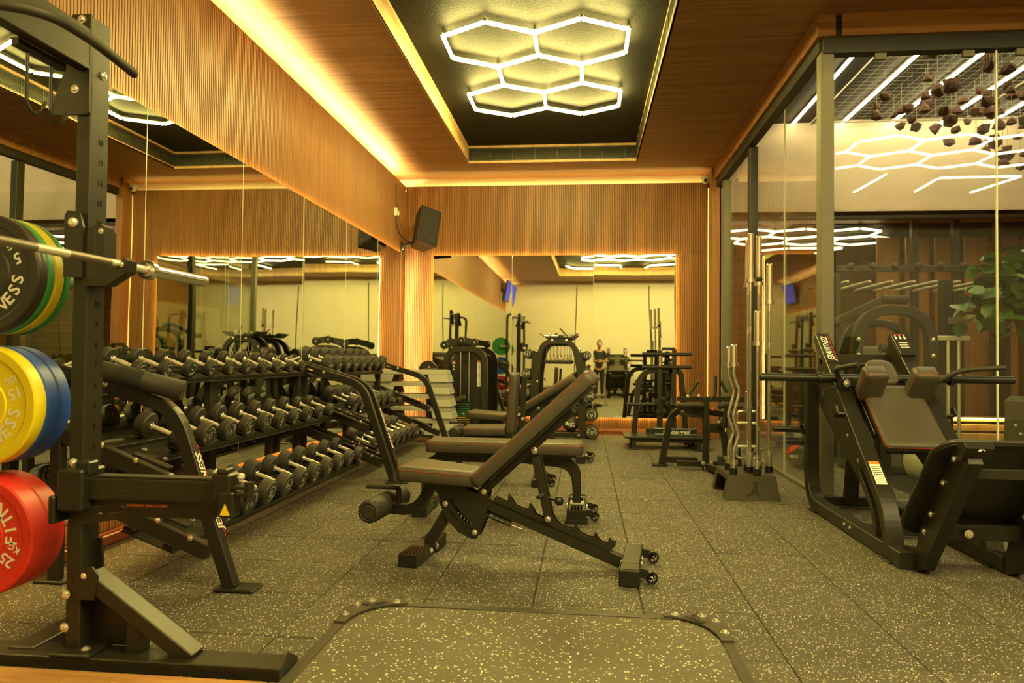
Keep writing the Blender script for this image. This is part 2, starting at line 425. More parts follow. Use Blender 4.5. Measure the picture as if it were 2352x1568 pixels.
# floor: slab, then tiles one by one
floor = struct('floor', MB().box((3.1,6.0,-0.056), (12.6,27.0,0.10)), 'floor')
MB().box((1.0,6.35,-.0045),(7.6,9.2,.002)).build('underlay','groove',floor)
tile_me = None
TX0, TY0, TS, TL = 0.2705, 2.800, 0.5022, 0.5085
tn = 0
for j in range(-2, 16):
    for i in range(-6, 5 if j > 5 else 8):
        cx, cy = TX0+TS*(i+.5), TY0+TL*(j+.5)
        if cx-TS/2 < -2.80: 
            continue
        if -1.04 < cx-TS/2 and cx+TS/2 < 0.60 and cy+TL/2 < 3.2: continue
        if tile_me is None:
            o = MB().box((0,0,-0.0125), (TS-.006,TL-.006,0.025), None, 0.003).build('rubber_tile', 'floor', floor, off=(0,0,0)); tile_me = o.data
        else:
            o = bpy.data.objects.new('rubber_tile', tile_me); C.objects.link(o); o.parent = floor
        o.location = (cx, cy, random.uniform(-0.0012, 0.0012)-floor.location.z)
        tn += 1

# slatted panels
def slats(mb, mg, axis, a0, a1, z0, z1, plane, out, pitch=0.0265, w=0.0185, d=0.013):
    """vertical ridges along an axis ('x' or 'y') between a0 and a1, standing out of the plane by d in direction out"""
    n = int(round((a1-a0)/pitch)); p = (a1-a0)/n
    for k in range(n):
        c = a0+p*(k+.5)
        P = (lambda u, e, z: (plane+out*e, u, z)) if axis == 'y' else (lambda u, e, z: (u, plane+out*e, z))
        u0, u1 = c-w/2, c+w/2
        vs_ = [P(u0,0,z0),P(u0,d-.002,z0),P(u0+.002,d,z0),P(u1-.002,d,z0),P(u1,d-.002,z0),P(u1,0,z0)]
        vs_ += [(x,y,z1) for (x,y,z) in vs_]
        mb.add(vs_, [(i,i+1,i+7,i+6) for i in range(5)]+[(0,1,2,3,4,5),(6,7,8,9,10,11)])
    P = (lambda u, e, z: (plane+out*e, u, z)) if axis == 'y' else (lambda u, e, z: (u, plane+out*e, z))
    mg.add([P(a0,.0005,z0),P(a1,.0005,z0),P(a1,.0005,z1),P(a0,.0005,z1)], [(0,1,2,3)])
def slat_panel(parent, *a, **k):
    mb, mg = MB(), MB(); slats(mb, mg, *a, **k)
    mb.build('slat_panel', 'slat', parent, kind='stuff'); mg.build('slat_backing', 'groove', parent)

# left wall: solid core, slatted fascia above, mirrors, slatted wainscot and skirting below
wl = struct('wall_left', MB().box((XL-0.33,(YR+YB)/2,2.0), (0.16,YB-YR+.8,4.2)), 'groove')
MB().box((XL-0.045,(YR+YB)/2,3.228), (0.07,YB-YR,1.076)).build('fascia_core', 'groove', wl)
slat_panel(wl, 'y', YR, YB, 2.69, 3.77, XL-0.011, 1)
MB().box((XL-0.14,(YR+YB)/2,1.35), (0.20,YB-YR,2.68)).build('lower_core', 'groove', wl)
slat_panel(wl, 'y', YR, YB, 0.09, 0.262, XL-0.035, 1)
for (y0, y1) in [(YR+.02,-1.9),(-1.9,-.65),(-.65,.58),(.58,1.75),(1.75,2.95),(2.95,4.19),(4.19,5.455),(5.455,6.70),(6.70,7.95),(7.95,9.20),(9.20,10.40)]:
    MB().box((XL+0.034,(y0+y1)/2,1.472), (0.012,y1-y0-.004,2.424), None, 0.002).build('mirror_panel', 'mirror', wl)
    MB().box((XL+0.0365,y1,1.472), (0.009,0.006,2.424)).build('mirror_seam', 'seam', wl)
bl = MB(); 
bl.prism([(0,0),(.024,0),(.024,.055),(.016,.062),(.016,.07),(.010,.082),(0,.09)], YB-YR, (XL-0.035,(YR+YB)/2,0), (1,0,0), (0,0,1))
struct('baseboard_left', bl, 'mahog')
MB().box((XL-0.018,10.59,1.47),(0.03,0.36,2.45)).build('corner_panel','slat',wl)

# back wall
wb = struct('wall_back', MB().box((-0.5,YB+0.30,2.0), (5.1,0.16,4.2)), 'groove')
MB().box((-0.45,YB+0.045,1.88), (4.6,0.07,3.77)).build('wall_core', 'groove', wb)
slat_panel(wb, 'x', XL, 1.80, 2.69, 3.77, YB+0.011, -1)
slat_panel(wb, 'x', XL, -2.33, 0.09, 2.69, YB+0.011, -1)
slat_panel(wb, 'x', 1.335, 1.80, 0.09, 2.69, YB+0.011, -1)
slat_panel(wb, 'x', -2.33, 1.335, 0.09, 0.256, YB+0.011, -1)
for (x0, x1, t, tl) in [(-2.33,-1.11,0.0,0),(-1.11,0.12,-0.006,-0.005),(0.12,1.335,-0.002,-0.003)]:
    o = MB().box((0,0,0), (x1-x0-.004,0.010,2.43), None, 0.002).build('mirror_panel', 'mirror', wb, off=(0,0,0))
    o.location = ((x0+x1)/2, YB-0.048, 1.472); o.rotation_euler = (tl, 0, t)
for x in (-1.11, 0.12): MB().box((x,YB-0.055,1.472),(0.005,0.004,2.43)).build('mirror_seam','seam',wb)
MB().box((-0.5,YB-0.02,1.472),(3.50,0.03,2.30)).build('mirror_backing', 'groove', wb)
bb = MB(); bb.prism([(0,0),(-.024,0),(-.024,.055),(-.016,.062),(-.016,.07),(-.010,.082),(0,.09)], 4.6, (-0.49,YB,0), (0,1,0), (0,0,1))
struct('baseboard_back', bb, 'mahog')
# pilaster at the right end
wr = struct('wall_right', MB().box((1.87,YB-0.06,1.96), (0.12,0.36,3.92), None, 0.003), 'slat')

MB().box((XL-.22,(YR+YB)/2,3.83),(.02,YB-YR+.4,.2)).build('cove_liner','cream',wl); MB().box((-.5,YB+.21,3.83),(4.9,.02,.2)).build('cove_liner','cream',wb)
# coves: strips behind the fascias and round the mirrors
def led_line(a, b, s=0.012, mat='cove_led', name='led_strip', parent=None):
    return MB().bar(a, b, s, s, 0.0).build(name, mat, parent)
led_line((XL-0.145,YR+.1,3.738), (XL-0.145,YB-.05,3.738), 0.014, 'top_led', parent=wl)
led_line((XL-.05,YB+0.135,3.736), (1.80,YB+0.135,3.736), 0.008, 'back_led', parent=wb)
led_line((XL+0.016,YR+.1,2.672), (XL+0.016,10.38,2.672), 0.010, parent=wl)
led_line((-2.32,YB-0.030,2.682), (1.32,YB-0.030,2.682), 0.007, parent=wb)
led_line((-2.32,YB-0.030,0.262), (1.32,YB-0.030,0.262), 0.007, parent=wb)
led_line((1.328,YB-0.030,0.28), (1.328,YB-0.030,2.66), 0.007, parent=wb)
led_line((-2.322,YB-0.030,0.28), (-2.322,YB-0.030,2.66), 0.007, parent=wb)
led_line((XL+0.014,YR+.1,0.268), (XL+0.014,10.38,0.268), 0.008, parent=wl)
led_line((XL+0.012,10.392,0.28), (XL+0.012,10.392,2.66), 0.016, 'top_led', parent=wl)
led_line((1.803,YB-0.006,0.1), (1.803,YB-0.006,3.68), 0.006, 'dim_led', parent=wb)

# ceiling panels (boards run across the room)
TX_0, TX_1, TY_0, TY_1 = -1.697, 0.694, 4.3, 10.115
ZT = 4.185                                 # top of the recess
ceil = struct('ceiling', MB().box((2.9,7.4,4.91), (13,21.5,0.1)), 'black_paint')
def ceil_panels(x0, x1, y0, y1, step, along='y'):
    if along == 'y':
        n = max(1, round((y1-y0)/step))
        for k in range(n):
            a, b = y0+(y1-y0)*k/n, y0+(y1-y0)*(k+1)/n
            MB().box(((x0+x1)/2,(a+b)/2,ZC+0.01), (x1-x0,b-a-.002,0.02), None, 0.0008).build('ceiling_panel', 'ceil_wood', ceil)
    else:
        n = max(1, round((x1-x0)/step))
        for k in range(n):
            a, b = x0+(x1-x0)*k/n, x0+(x1-x0)*(k+1)/n
            MB().box(((a+b)/2,(y0+y1)/2,ZC+0.01), (b-a-.002,y1-y0,0.02), None, 0.0008).build('ceiling_panel', 'ceil_wood', ceil)
ceil_panels(XL-0.25, TX_0, YR, YB+.26, 1.22)
ceil_panels(TX_1, 2.0, GY, YB+.26, 1.22)
ceil_panels(TX_0, TX_1, TY_1, YB+.26, 1.13, 'x')
ceil_panels(TX_0, TX_1, 3.2, TY_0, 1.13, 'x'); ceil_panels(TX_0, 2.9, YR, -1.6, 1.2, 'x'); ceil_panels(TX_0, -1.0, -1.6, 3.2, 1.2)
ceil_panels(TX_1, 2.0, 3.2, GY, 1.22); ceil_panels(2.0, 2.9, 3.2, GY, 1.22)
ceil_panels(2.9, XR, 3.2, GY, 1.2, 'x'); ceil_panels(2.9, XR, YR, -1.6, 1.2, 'x'); ceil_panels(8.2, XR, -1.6, 3.2, 1.2)
# tray: black stippled top, pale oak edge, grilles
tr = MB().box(((TX_0+TX_1)/2,(TY_0+TY_1)/2,ZT+.02), (TX_1-TX_0+.3,TY_1-TY_0+.3,0.04)).build('tray_top', 'tray_black', ceil)
MB().box((3.6,.8,ZT+.02), (9.4,5.0,0.04)).build('tray_top', 'tray_black', ceil)
def edge(a, b, z0, z1, mat, name='tray_edge', th=0.02, out=(0,0)):
    a, b = V((a[0],a[1],0)), V((b[0],b[1],0))
    m = (a+b)/2; d = b-a
    MB().box((m.x+out[0]*th/2, m.y+out[1]*th/2, (z0+z1)/2), (abs(d.x)+th if abs(d.x) > abs(d.y) else th, abs(d.y) if abs(d.y) > abs(d.x) else th, z1-z0), None, 0.001).build(name, mat, ceil)
edge((TX_0,TY_0),(TX_0,TY_1),ZC,ZT,'tray_wood',out=(-1,0))
for (nm, a, b, out) in (('far',(TX_0,TY_1),(TX_1,TY_1),(0,1)),('right',(TX_1,TY_0),(TX_1,TY_1),(1,0)),('rear',(TX_0,TY_0),(TX_1,TY_0),(0,-1))):
    edge(a,b,ZC,ZC+.035,'tray_wood',out=out); edge(a,b,ZT-.035,ZT,'tray_wood',out=out)
for (x0,x1,y0,y1) in ((-1.02,-1.0,-1.6,3.2),(8.2,8.22,-1.6,3.2)): MB().box(((x0+x1)/2,(y0+y1)/2,4.06),(x1-x0,y1-y0,.26)).build('tray_edge','tray_wood',ceil)
for (y,) in ((-1.61,),(3.21,)): MB().box((3.6,y,4.06),(9.2,.02,.26)).build('tray_edge','tray_wood',ceil)
# air grilles in the tray sides
def grille(a, b, out, label):
    a, b = V((a[0],a[1],4.058)), V((b[0],b[1],4.058)); L = (b-a).length; d = (b-a).normalized(); n = V((out[0],out[1],0))
    g = thing('air_grille', label, 'air vent', (a+b)/2)
    MB().bar(a+n*.10, b+n*.10, 0.01, 0.18, 0).build('duct_back', 'black_paint', g)
    fr = MB()
    for z in (-.088,.088): fr.bar(a+n*.012+V((0,0,z)), b+n*.012+V((0,0,z)), 0.03, 0.012, 0.001)
    fr.build('grille_frame', 'dark_frame', g)
    bl = MB()
    for k in range(11): z = -.08+.016*k; bl.bar(a+n*.012+V((0,0,z)), b+n*.012+V((0,0,z)), 0.022, 0.0028, 0)
    bl.build('blade', 'frame', g, kind='stuff')
    k = 0.0
    while k < L:
        p = a+d*k+n*.012; MB().box(p, (0.012 if abs(d.x)>.5 else .03, 0.012 if abs(d.y)>.5 else .03, 0.172)).build('mullion', 'dark_frame', g); k += 0.32
    return g
grille((TX_0,TY_1),(TX_1,TY_1),(0,1),'black slatted air grille across the far end of the ceiling recess')
grille((TX_1,TY_0),(TX_1,TY_1),(1,0),'long black air grille along the right side of the ceiling recess')
# hexagonal tube lights
def hex_light(label, segs, z, mat, pts):
    n = len(segs); c = sum((V((*pts[i],0)) for s in segs for i in s), V())/(2*n)
    t = thing('hexagon_light', label, 'ceiling light', (c.x,c.y,z))
    for (i, j) in segs:
        a, b = V((*pts[i],z)), V((*pts[j],z)); d = (b-a).normalized()*.018
        MB().tube([a+d, b-d], 0.0155, 8).build('light_tube', mat, t)
        MB().bar(a+d+V((0,0,.021)), b-d+V((0,0,.021)), 0.026, 0.010, 0.001).build('housing', 'steel', t)
    for p in pts: MB().cyl((p[0],p[1],z+.004),(p[0],p[1],z+.028),0.024,8).build('joint', 'white', t)
    for k in range(0, len(pts), 4): MB().cyl((pts[k][0],pts[k][1],z+.02),(pts[k][0],pts[k][1],ZT),0.004,6).build('hanger', 'dark_frame', t)
def hexes(centers, R):
    pts, segs = [], set()
    def idx(p):
        for i, q in enumerate(pts):
            if abs(q[0]-p[0])+abs(q[1]-p[1]) < .05: return i
        pts.append(p); return len(pts)-1
    for (cx, cy) in centers:
        ii = [idx((cx+R*math.cos(PI/2+k*PI/3), cy+R*math.sin(PI/2+k*PI/3))) for k in range(6)]
        for k in range(6): segs.add(tuple(sorted((ii[k], ii[(k+1)%6]))))
    return pts, sorted(segs)
R6 = 0.4925; W6 = R6*math.sqrt(3)
def cluster(x, y): return [(x-W6/2,y),(x+W6/2,y),(x,y+1.5*R6),(x-W6/2,y+3*R6),(x+W6/2,y+3*R6)]
p_, s_ = hexes(cluster(-0.484,6.694), R6)
hex_light('glowing five-hexagon tube light hanging in the black ceiling recess', s_, 4.11, 'led', p_)
p_, s_ = hexes([(.19+k*W6,.95) for k in range(4)]+[(.19+W6/2+k*W6,.95+1.5*R6) for k in range(3)], R6)
def tail(*q):
    global p_, s_
    k = len(p_); p_ += list(q); s_ = list(s_)+[(k+i,k+i+1) for i in range(len(q)-1)]
tail((-.75,-.55),(-.55,-1.05),(.15,-1.1),(.10,-.62),(1.05,-.55),(1.05,-1.15)); tail((1.85,-1.15),(1.95,-.6),(2.75,-.5))
hex_light('honeycomb tube light with zigzag ends in the wide rear recess, seen in the back mirror', s_, 4.11, 'led', p_)
p_, s_ = hexes([(3.67+k*W6,.95) for k in range(5)]+[(3.67+W6/2+k*W6,.95+1.5*R6) for k in range(4)], R6)
tail((4.69,-1.1),(4.74,.16)); tail((5.72,-1.1),(5.67,-.14),(6.9,-.1),(6.7,-1.25))
hex_light('wide honeycomb tube light over the open right side, reflected in the glass', s_, 4.11, 'hall_led', p_)

# rear cream wall, right wall of the open side
ws = struct('wall_rear', MB().box((3.1,YR-.05,1.95), (12.4,0.10,4.1)), 'cream')
for x in (-0.5, 2.15, 4.6): MB().box((x,YR+.003,1.88),(0.03,0.006,3.76)).build('joint_strip','black_paint',ws)
we = struct('wall_east', MB().box((XR+.05,8.5,2.3), (0.10,23.6,4.8)), 'ceil_wood')

# glass wall: frame, panes
gf = struct('trim_1', MB().box((GX-.03,(GY+YB)/2,3.79), (0.10,YB-GY,0.28), None, 0.003), 'dark_frame')
MB().box((5.45,GY,3.775), (7.1,0.10,0.31), None, 0.003).build('head_beam', 'dark_frame', gf)
struct('trim_2', MB().box((1.935,6.0,1.82), (0.105,0.11,3.64), None, 0.004), 'frame')
MB().box((1.93,6.0,0.012),(0.20,0.2,0.024),None,.003).build('post_foot','frame', bpy.data.objects['trim_2'])
struct('trim_3', MB().box((1.955,8.62,1.82), (0.09,0.13,3.64), None, 0.004), 'dark_frame')
struct('trim_4', MB().box((1.95,10.15,1.82), (0.10,0.10,3.64), None, 0.004), 'frame')
struct('trim_5', MB().box((GX,(GY+YB)/2,0.018), (0.05,YB-GY,0.036), None, 0.003), 'frame')
struct('trim_6', MB().box((5.5,GY,0.018), (7.0,0.05,0.036), None, 0.003), 'frame')
MB().box((GX-.045,(GY-.08+YB)/2,3.84),(.14,YB-GY+.08,.18),None,.002).build('soffit_board','ceil_wood',gf); MB().box((5.535,GY-.01,3.84),(7.0,.14,.18),None,.002).build('soffit_board','ceil_wood',gf)
w1 = struct('window_1', MB().box((GX+.005,7.33,1.84), (0.010,2.46,3.60)), 'glass')
MB().box((GX+.005,7.30,1.84),(0.014,0.006,3.60)).build('pane_seam','seam',w1)
MB().box((GX+.005,9.40,1.84), (0.010,1.42,3.60)).build('pane', 'glass', w1)
w2 = struct('window_2', MB().box((2.62,GY,1.84), (1.22,0.010,3.60)), 'glass')
for k in range(5): 
    x = 3.235+1.25*k
    MB().box((x,GY,1.84),(0.012,0.014,3.60)).build('pane_seam','seam',w2)
    MB().box((x+.62,GY,1.84),(1.235,0.010,3.60)).build('pane','glass',w2)
for x in (2.35, 3.02, 3.42): MB().box((x,GY-.012,3.60),(0.09,0.03,0.06),None,.003).build('glass_clip','frame',w2)
# ------------------------------------------------------------------ lifting platform (bottom of the frame)
BRAND = 'JERAI FITNESS'
def logo_j(mb, o, ux, uy, s, lift=0.0015):
    """slanted double-stroke J emblem"""
    o, ux, uy = V(o), V(ux).normalized(), V(uy).normalized(); n = ux.cross(uy)
    for poly in ([(-.02,.5),(.30,.5),(.20,-.12),(.08,-.30),(-.42,-.46),(-.12,-.22),(.02,-.08),(.10,.40)],
                 [(.26,-.14),(.34,.5),(.40,.5),(.31,-.20),(.50,-.5),(.18,-.30)],
                 [(-.50,-.5),(.10,-.36),(.06,-.42),(-.20,-.5)]):
        mb.prism([(x*s,y*s) for x,y in poly], 0.001, o+n*lift, ux, uy)
t = thing('lifting_platform', 'speckled rubber lifting platform insert framed in flat black steel with rounded corner plates', 'platform', (-0.22,2.2,0))
MB().box((-0.222,2.08,0.003), (1.56,2.20,0.010), None, 0.002).build('rubber_insert', 'mat', t)
for (a, b) in (((-1.02,1.0),(-1.02,3.13)), ((0.576,1.0),(0.576,3.06))):
    MB().bar((a[0],a[1],0.006),(b[0],b[1],0.006),0.045,0.014,0.002).build('frame_rail', 'grey_metal', t)
MB().bar((-0.86,3.195,0.006),(0.42,3.195,0.006),0.04,0.014,0.002).build('frame_rail', 'grey_metal', t)
for sx, cx in ((1,-1.045),(-1,0.60)):
    cy = 3.215; pts = [(0,-.28),(0,-.10),(.03,-.035),(.09,0),(.25,0),(.25,-.035)]
    for k in range(7):
        a = PI/2*k/6; pts.append((.05+.20*(1-math.sin(a)), -.035-.245*(1-math.cos(a))*1.0))
    MB().prism([(p[0]*sx,p[1]) for p in (pts if sx > 0 else pts[::-1])], 0.008, (cx,cy,0.017), (1,0,0), (0,1,0)).build('corner_plate', 'grey_metal', t)
    for (bx, by) in ((.022,-.20),(.035,-.075),(.085,-.022),(.20,-.018)):
        MB().bolt((cx+bx*sx,cy+by,0.021),(0,0,1),0.0145,12).build('bolt', 'bolt', t)
    lg = MB(); logo_j(lg, (cx+.105*sx,cy-.052,0.021), (sx*.8,-.6,0), (.6*sx,.8,0) if sx>0 else (.6,-.8,0), 0.095, .003); 
    lg.build('emblem', 'black_print', t, label='cut-out slanted J emblem')
wp = thing('wooden_platform', 'warm oak lifting platform boards in front of the black rack base', 'platform', (-1.8,1.6,0))
for k in range(9):
    x = -2.62+0.172*k
    MB().box((x+.086,1.475,0.008), (0.170,1.78,0.024), None, 0.0015).build('plank', 'oak_floor', wp)

# ------------------------------------------------------------------ half rack
def holes_face(mb, x, y, z0, z1, st, d, r=0.010):
    z = z0
    while z < z1:
        mb.lathe([(r,0.0006),(0,0.0006)], (x,y,z), d, 10); z += st
t = thing('power_rack', 'tall black steel half rack with numbered upright, pull-up handle and plate pegs', 'rack', (-1.85,2.0,0))
RX0, RX1 = -1.887, -1.830
for (y0, y1, sg) in ((2.45,2.55,1),(1.28,1.38,-1)):
    yc = (y0+y1)/2; xc = (RX0+RX1)/2; yf = y0 if sg > 0 else y0
    up = MB().box((xc,yc,1.215), (RX1-RX0,y1-y0,2.35), None, 0.004).build('upright', 'metal', t)
    h = MB(); holes_face(h, xc-.003, y0, .50, 2.0, .0762, (0,-1,0)); h.build('adjusting_holes', 'black_print', up)
    nb = MB()
    for k in range(1, 19): nb.text(str(k), 0.030, (RX1,yc+.005,1.93-(18-k)*.0762), (0,1,0), (0,0,1), lift=0.0006)
    nb.build('number_scale', 'grey_print', up, label='engraved position numbers')
    # top plates, bolts
    pl = [(-1.99,2.02),(-1.84,2.02),(-1.832,2.03),(-1.832,2.395),(-1.905,2.395),(-1.925,2.36),(-1.925,2.22)]
    MB().prism(pl, 0.010, (0,y0-.006,0), (1,0,0), (0,0,1)).build('top_plate', 'metal', t)
    for (bx, bz) in ((-1.868,2.375),(-1.888,2.115)): MB().bolt((bx,y0-.011,bz),(0,-1,0),.012,10).build('bolt','bolt',t)
    for bz in (2.30,2.19): MB().bolt((RX1,yc+.01,bz),(1,0,0),.012,10).build('bolt','bolt',t)
    # foot: gusset, brace, stub, outrigger
    MB().prism([(-1.96,.045),(-1.62,.045),(-1.62,.16),(-1.80,.30),(-1.815,.44),(-1.89,.44),(-1.895,.24),(-1.96,.08)], 0.012, (0,yc+.04*sg,0), (1,0,0), (0,0,1)).build('gusset', 'metal', t)
    MB().bar((-1.815,yc-.01,.315),(-1.405,yc-.01,.035),0.085,0.055,0.004,(0,1,0)).build('brace', 'metal', t)
    MB().box((-1.63,yc-.005,.10),(.06,.06,.14),None,.004).build('stub_post','metal',t)
    MB().box((-1.835,yc-.02,1.0*0+.052),(.16,.16,.012),None,.003).build('foot_plate','metal',t)
    MB().box((-1.86,yc-.03,.0225+(.02 if sg<0 else 0)),(1.62,.125,.045),None,.003).build('outrigger','metal',t)
    MB().prism([(-.07,0),(.075,0),(.075,.03),(.0,.075)],0.008,(-1.048,yc-.02,0.0),(0,1,0),(0,0,1)).build('end_plate','metal',t)
    for (p, d) in (((-1.812,yc-.052,.325),(0,-1,0)),((-1.882,y0-.002,.255),(0,-1,0)),((-1.885,y0-.002,.135),(0,-1,0)),((-1.795,y0-.01,.062),(0,0,1)),((-1.865,y0-.002,.735),(0,-1,0))):
        MB().bolt(p,d,.0125,10).build('bolt','bolt',t)
    MB().prism([(-.05,-.06),(.03,-.06),(.045,.03),(.02,.06),(-.05,.05)],.008,(-1.80,yc-.055,.30),(1,0,0),(0,0,1)).build('brace_lug','metal',t)
    # plate tree behind the upright
    px, py = -2.07, yc+.24*sg
    MB().tube(fillet([(px,py,.04),(px,py,2.27),(-1.90,yc+.03*sg,2.27)],[.16],6),.030,12).build('plate_tree_post','metal',t)
    MB().box((px,py-.13*sg,.025+(.022 if sg<0 else 0)),(.10,.30,.05),None,.003).build('plate_tree_foot','metal',t)
    for z in (.45,.937,1.431):
        MB().tube(fillet([(px,py,z),(-2.24,py-.03*sg,z),(-2.24,py-.38*sg,z)],.05,4),.024,14).build('plate_peg','steel',t)
# side beam with pull-up handle and cable hooks
MB().box((-1.858,1.915,2.262),(.050,1.07,.155),None,.004).build('top_beam','metal',t)
MB().tube(fillet([(-1.82,1.93,2.185),(-1.72,1.985,2.19),(-1.672,2.06,2.195),(-1.665,2.22,2.195),(-1.68,2.475,2.18)],[.06,.05,.08],5),.017,12).build('pull_up_handle','foam',t)
MB().tube(fillet([(-1.82,1.87,2.185),(-1.72,1.815,2.19),(-1.672,1.74,2.195),(-1.68,1.36,2.18)],[.06,.05],5),.017,12).build('pull_up_handle','foam',t)
for hy in (2.225,2.335):
    hb = MB().tube(fillet([(-1.90,hy,2.17),(-1.90,hy,1.985),(-1.90,hy+.028,1.958),(-1.90,hy+.062,1.975),(-1.90,hy+.085,2.02)],[.02,.02,.02],4),.006,8); hb.build('strap_hook','plastic',t)
MB().box((-1.90,2.28,2.175),(.03,.22,.03),None,.003).build('hook_bar','metal',t)
# J-cups
def jcup(y0, tt):
    j = MB().prism([(-1.905,1.415),(-1.832,1.415),(-1.832,1.60),(-1.845,1.655),(-1.895,1.66),(-1.905,1.64)],.012,(0,y0-.012,0),(1,0,0),(0,0,1))
    j.box((-1.805,y0+.05,1.50),(.040,.12,.20),None,.006)
    j.prism([(-1.83,1.385),(-1.745,1.385),(-1.665,1.435),(-1.660,1.475),(-1.678,1.488),(-1.70,1.452),(-1.735,1.452),(-1.755,1.47),(-1.755,1.60),(-1.772,1.612),(-1.80,1.60),(-1.83,1.58)],.055,(0,y0+.02,0),(1,0,0),(0,0,1))
    o = j.build('bar_hook','plastic',tt)
    MB().lathe([(.018,0),(.018,.008),(.010,.016),(0,.016)],(-1.868,y0-.018,1.615),(0,-1,0),12).build('hook_pin','steel',o)
    for q in ((-1.767,y0-.008,1.585),(-1.684,y0-.008,1.462)): MB().bolt(q,(0,-1,0),.008).build('hook_screw','chrome',o)
jcup(2.44,t); jcup(1.30,t)
# spotter arm
sa = MB().box((-1.52,2.445,.648),(.56,.062,.082),None,.006).build('spotter_arm','metal',t)
rb = MB()
for k in range(4): rb.box((-1.52,2.4155,.620+.018*k),(.55,.004,.006),None,.001)
rb.build('rub_strips','plastic',sa,label='ribbed black wear strip')
MB().box((-1.50,2.445,.692),(.52,.055,.008),None,.002).build('top_strip','plastic',sa)
MB().prism([(-1.86,.60),(-1.31,.60),(-1.29,.57),(-1.32,.545),(-1.62,.545),(-1.86,.505)],.012,(0,2.452,0),(1,0,0),(0,0,1),
    holes=[[(-1.79,.585),(-1.66,.585),(-1.65,.572),(-1.66,.562),(-1.79,.545)]]).build('arm_gusset','metal',sa)
MB().box((-1.83,2.445,.645),(.10,.13,.15),None,.008).box((-1.895,2.43,.575),(.025,.11,.10),None,.006).build('arm_bracket','plastic',t)
MB().box((-1.80,2.43,.722),(.06,.055,.05),None,.006).build('arm_latch','plastic',t)
ex = MB().box((-1.265,2.42,.67),(.07,.075,.10),None,.008).box((-1.245,2.41,.612),(.06,.06,.09),None,.006)
ex.box((-1.20,2.41,.672),(.05,.05,.012),None,.002).box((-1.20,2.41,.648),(.05,.05,.012),None,.002).cyl((-1.172,2.41,.622),(-1.172,2.41,.69),.017,12)
ex.box((-1.262,2.41,.727),(.04,.05,.02),None,.004)
ex.build('arm_end_clamp','plastic',sa)
kn = MB().lathe([(.012,0),(.014,.006),(.012,.016),(0,.018)],(-1.288,2.41,.715),(-.6,0,.8),10).lathe([(.011,0),(.014,.006),(.011,.018),(0,.02)],(-1.205,2.41,.70),(.3,0,.95),10); kn.build('clamp_screws','steel',sa)
MB().prism([(-1.262,.577),(-1.226,.577),(-1.244,.618)],.001,(0,2.3785,0),(1,0,0),(0,0,1)).build('warning_triangle','yellow_print',sa,label='yellow warning triangle')
tx = MB().text('WARNING PINCH POINT', .014, (-1.57,2.4375+.006,.588), (1,0,0), (0,0,1), lift=.004); tx.build('small_print','orange_print',sa)

# barbell
t = thing('barbell', 'chrome olympic barbell racked on the black hooks of the half rack', 'barbell', (-1.71,1.955,1.47))
BX, BZ = -1.71, 1.466
MB().cyl((BX,1.28,BZ),(BX,2.62,BZ),.0145,16).build('shaft','steel',t)
for (a, b) in ((1.42,1.72),(1.86,2.05),(2.19,2.40)): MB().lathe([(.0149,0),(.0149,b-a)],(BX,a,BZ),(0,1,0),16).build('knurling','knurl',t)
for (y, s) in ((2.635,1),(1.275,-1)):
    sl = MB().lathe([(.014,-.02),(.024,-.02),(.026,0),(.037,0),(.0385,.004),(.0385,.030),(.036,.034),(.0255,.034),(.0255,.046),(.0248,.05),(.0248,.425),(.022,.43),(.016,.43),(.014,.422),(0,.422)],(BX,y-.02*s,BZ),(0,s,0),24); sl.build('sleeve','chrome',t)

# ------------------------------------------------------------------ bumper plates on the pegs
def bumper(y, th, mat, z, r, label, face_text, face_ang, rotnum=None, x=-2.24, txtmat='white', sg=-1):
    """disc on a peg, its lettered face towards -y"""
    t = thing('bumper_plate', label, 'weight plate', (x,y,z), 'bumper plates on the half rack')
    R = r
    b = MB().lathe([(.026,0),(.026,.002),(.10*r/.225,.002),(.105*r/.225,.006),(R*.80,.006),(R*.83,.001),(R*.97,.000),(R,.006),(R,th-.006),(R*.97,th),(R*.83,th-.001),(R*.80,th-.006),(.10*r/.225,th-.006),(.026,th-.002),(.026,0)],(x,y,z),(0,1,0),56)
    b.build('disc', mat, t)
    MB().lathe([(.026,-.001),(.045,-.001),(.048,.003),(.10*r/.225,.0035)],(x,y,z),(0,1,0),32).build('hub_ring','p_black' if mat=='p_black' else mat,t)
    if face_text:
        w = MB(); w.arc_text(face_text, .066, R*.62, face_ang, (x,y+.006,z), (1,0,0), (0,0,1), step=.30, lift=.0015, inward=True)
        if rotnum:
            num, a = rotnum; rd = V((math.cos(a),0,math.sin(a))); tg = V((math.sin(a),0,-math.cos(a)))
            w.text(num, .058, V((x,y+.006,z))+rd*R*.64, -rd, tg, lift=.0015); w.text('KG', .036, V((x,y+.006,z))+rd*R*.64-tg*.052, -rd, tg, lift=.0015)
        w.build('lettering', txtmat, t, label='raised pale lettering round the face')
    return t
sp = [('p_black',.025,'black bumper plate, lettered and frontmost of the top peg',True),('p_black',.025,'thin black bumper plate behind the lettered black one',False),
      ('p_green',.035,'green bumper plate between the black and yellow plates of the top peg',False),('p_yellow',.050,'yellow bumper plate between two green ones on the top peg',False),('p_green',.035,'green bumper plate at the back of the top peg',False)]
y = 2.44
for (m, th, lb, tx) in sp:
    bumper(y, th-.001, m, 1.431, .225, lb, 'FITNESS' if tx else None, math.radians(-112), ('5', math.radians(24)) if tx else None); y += th
y = 2.44
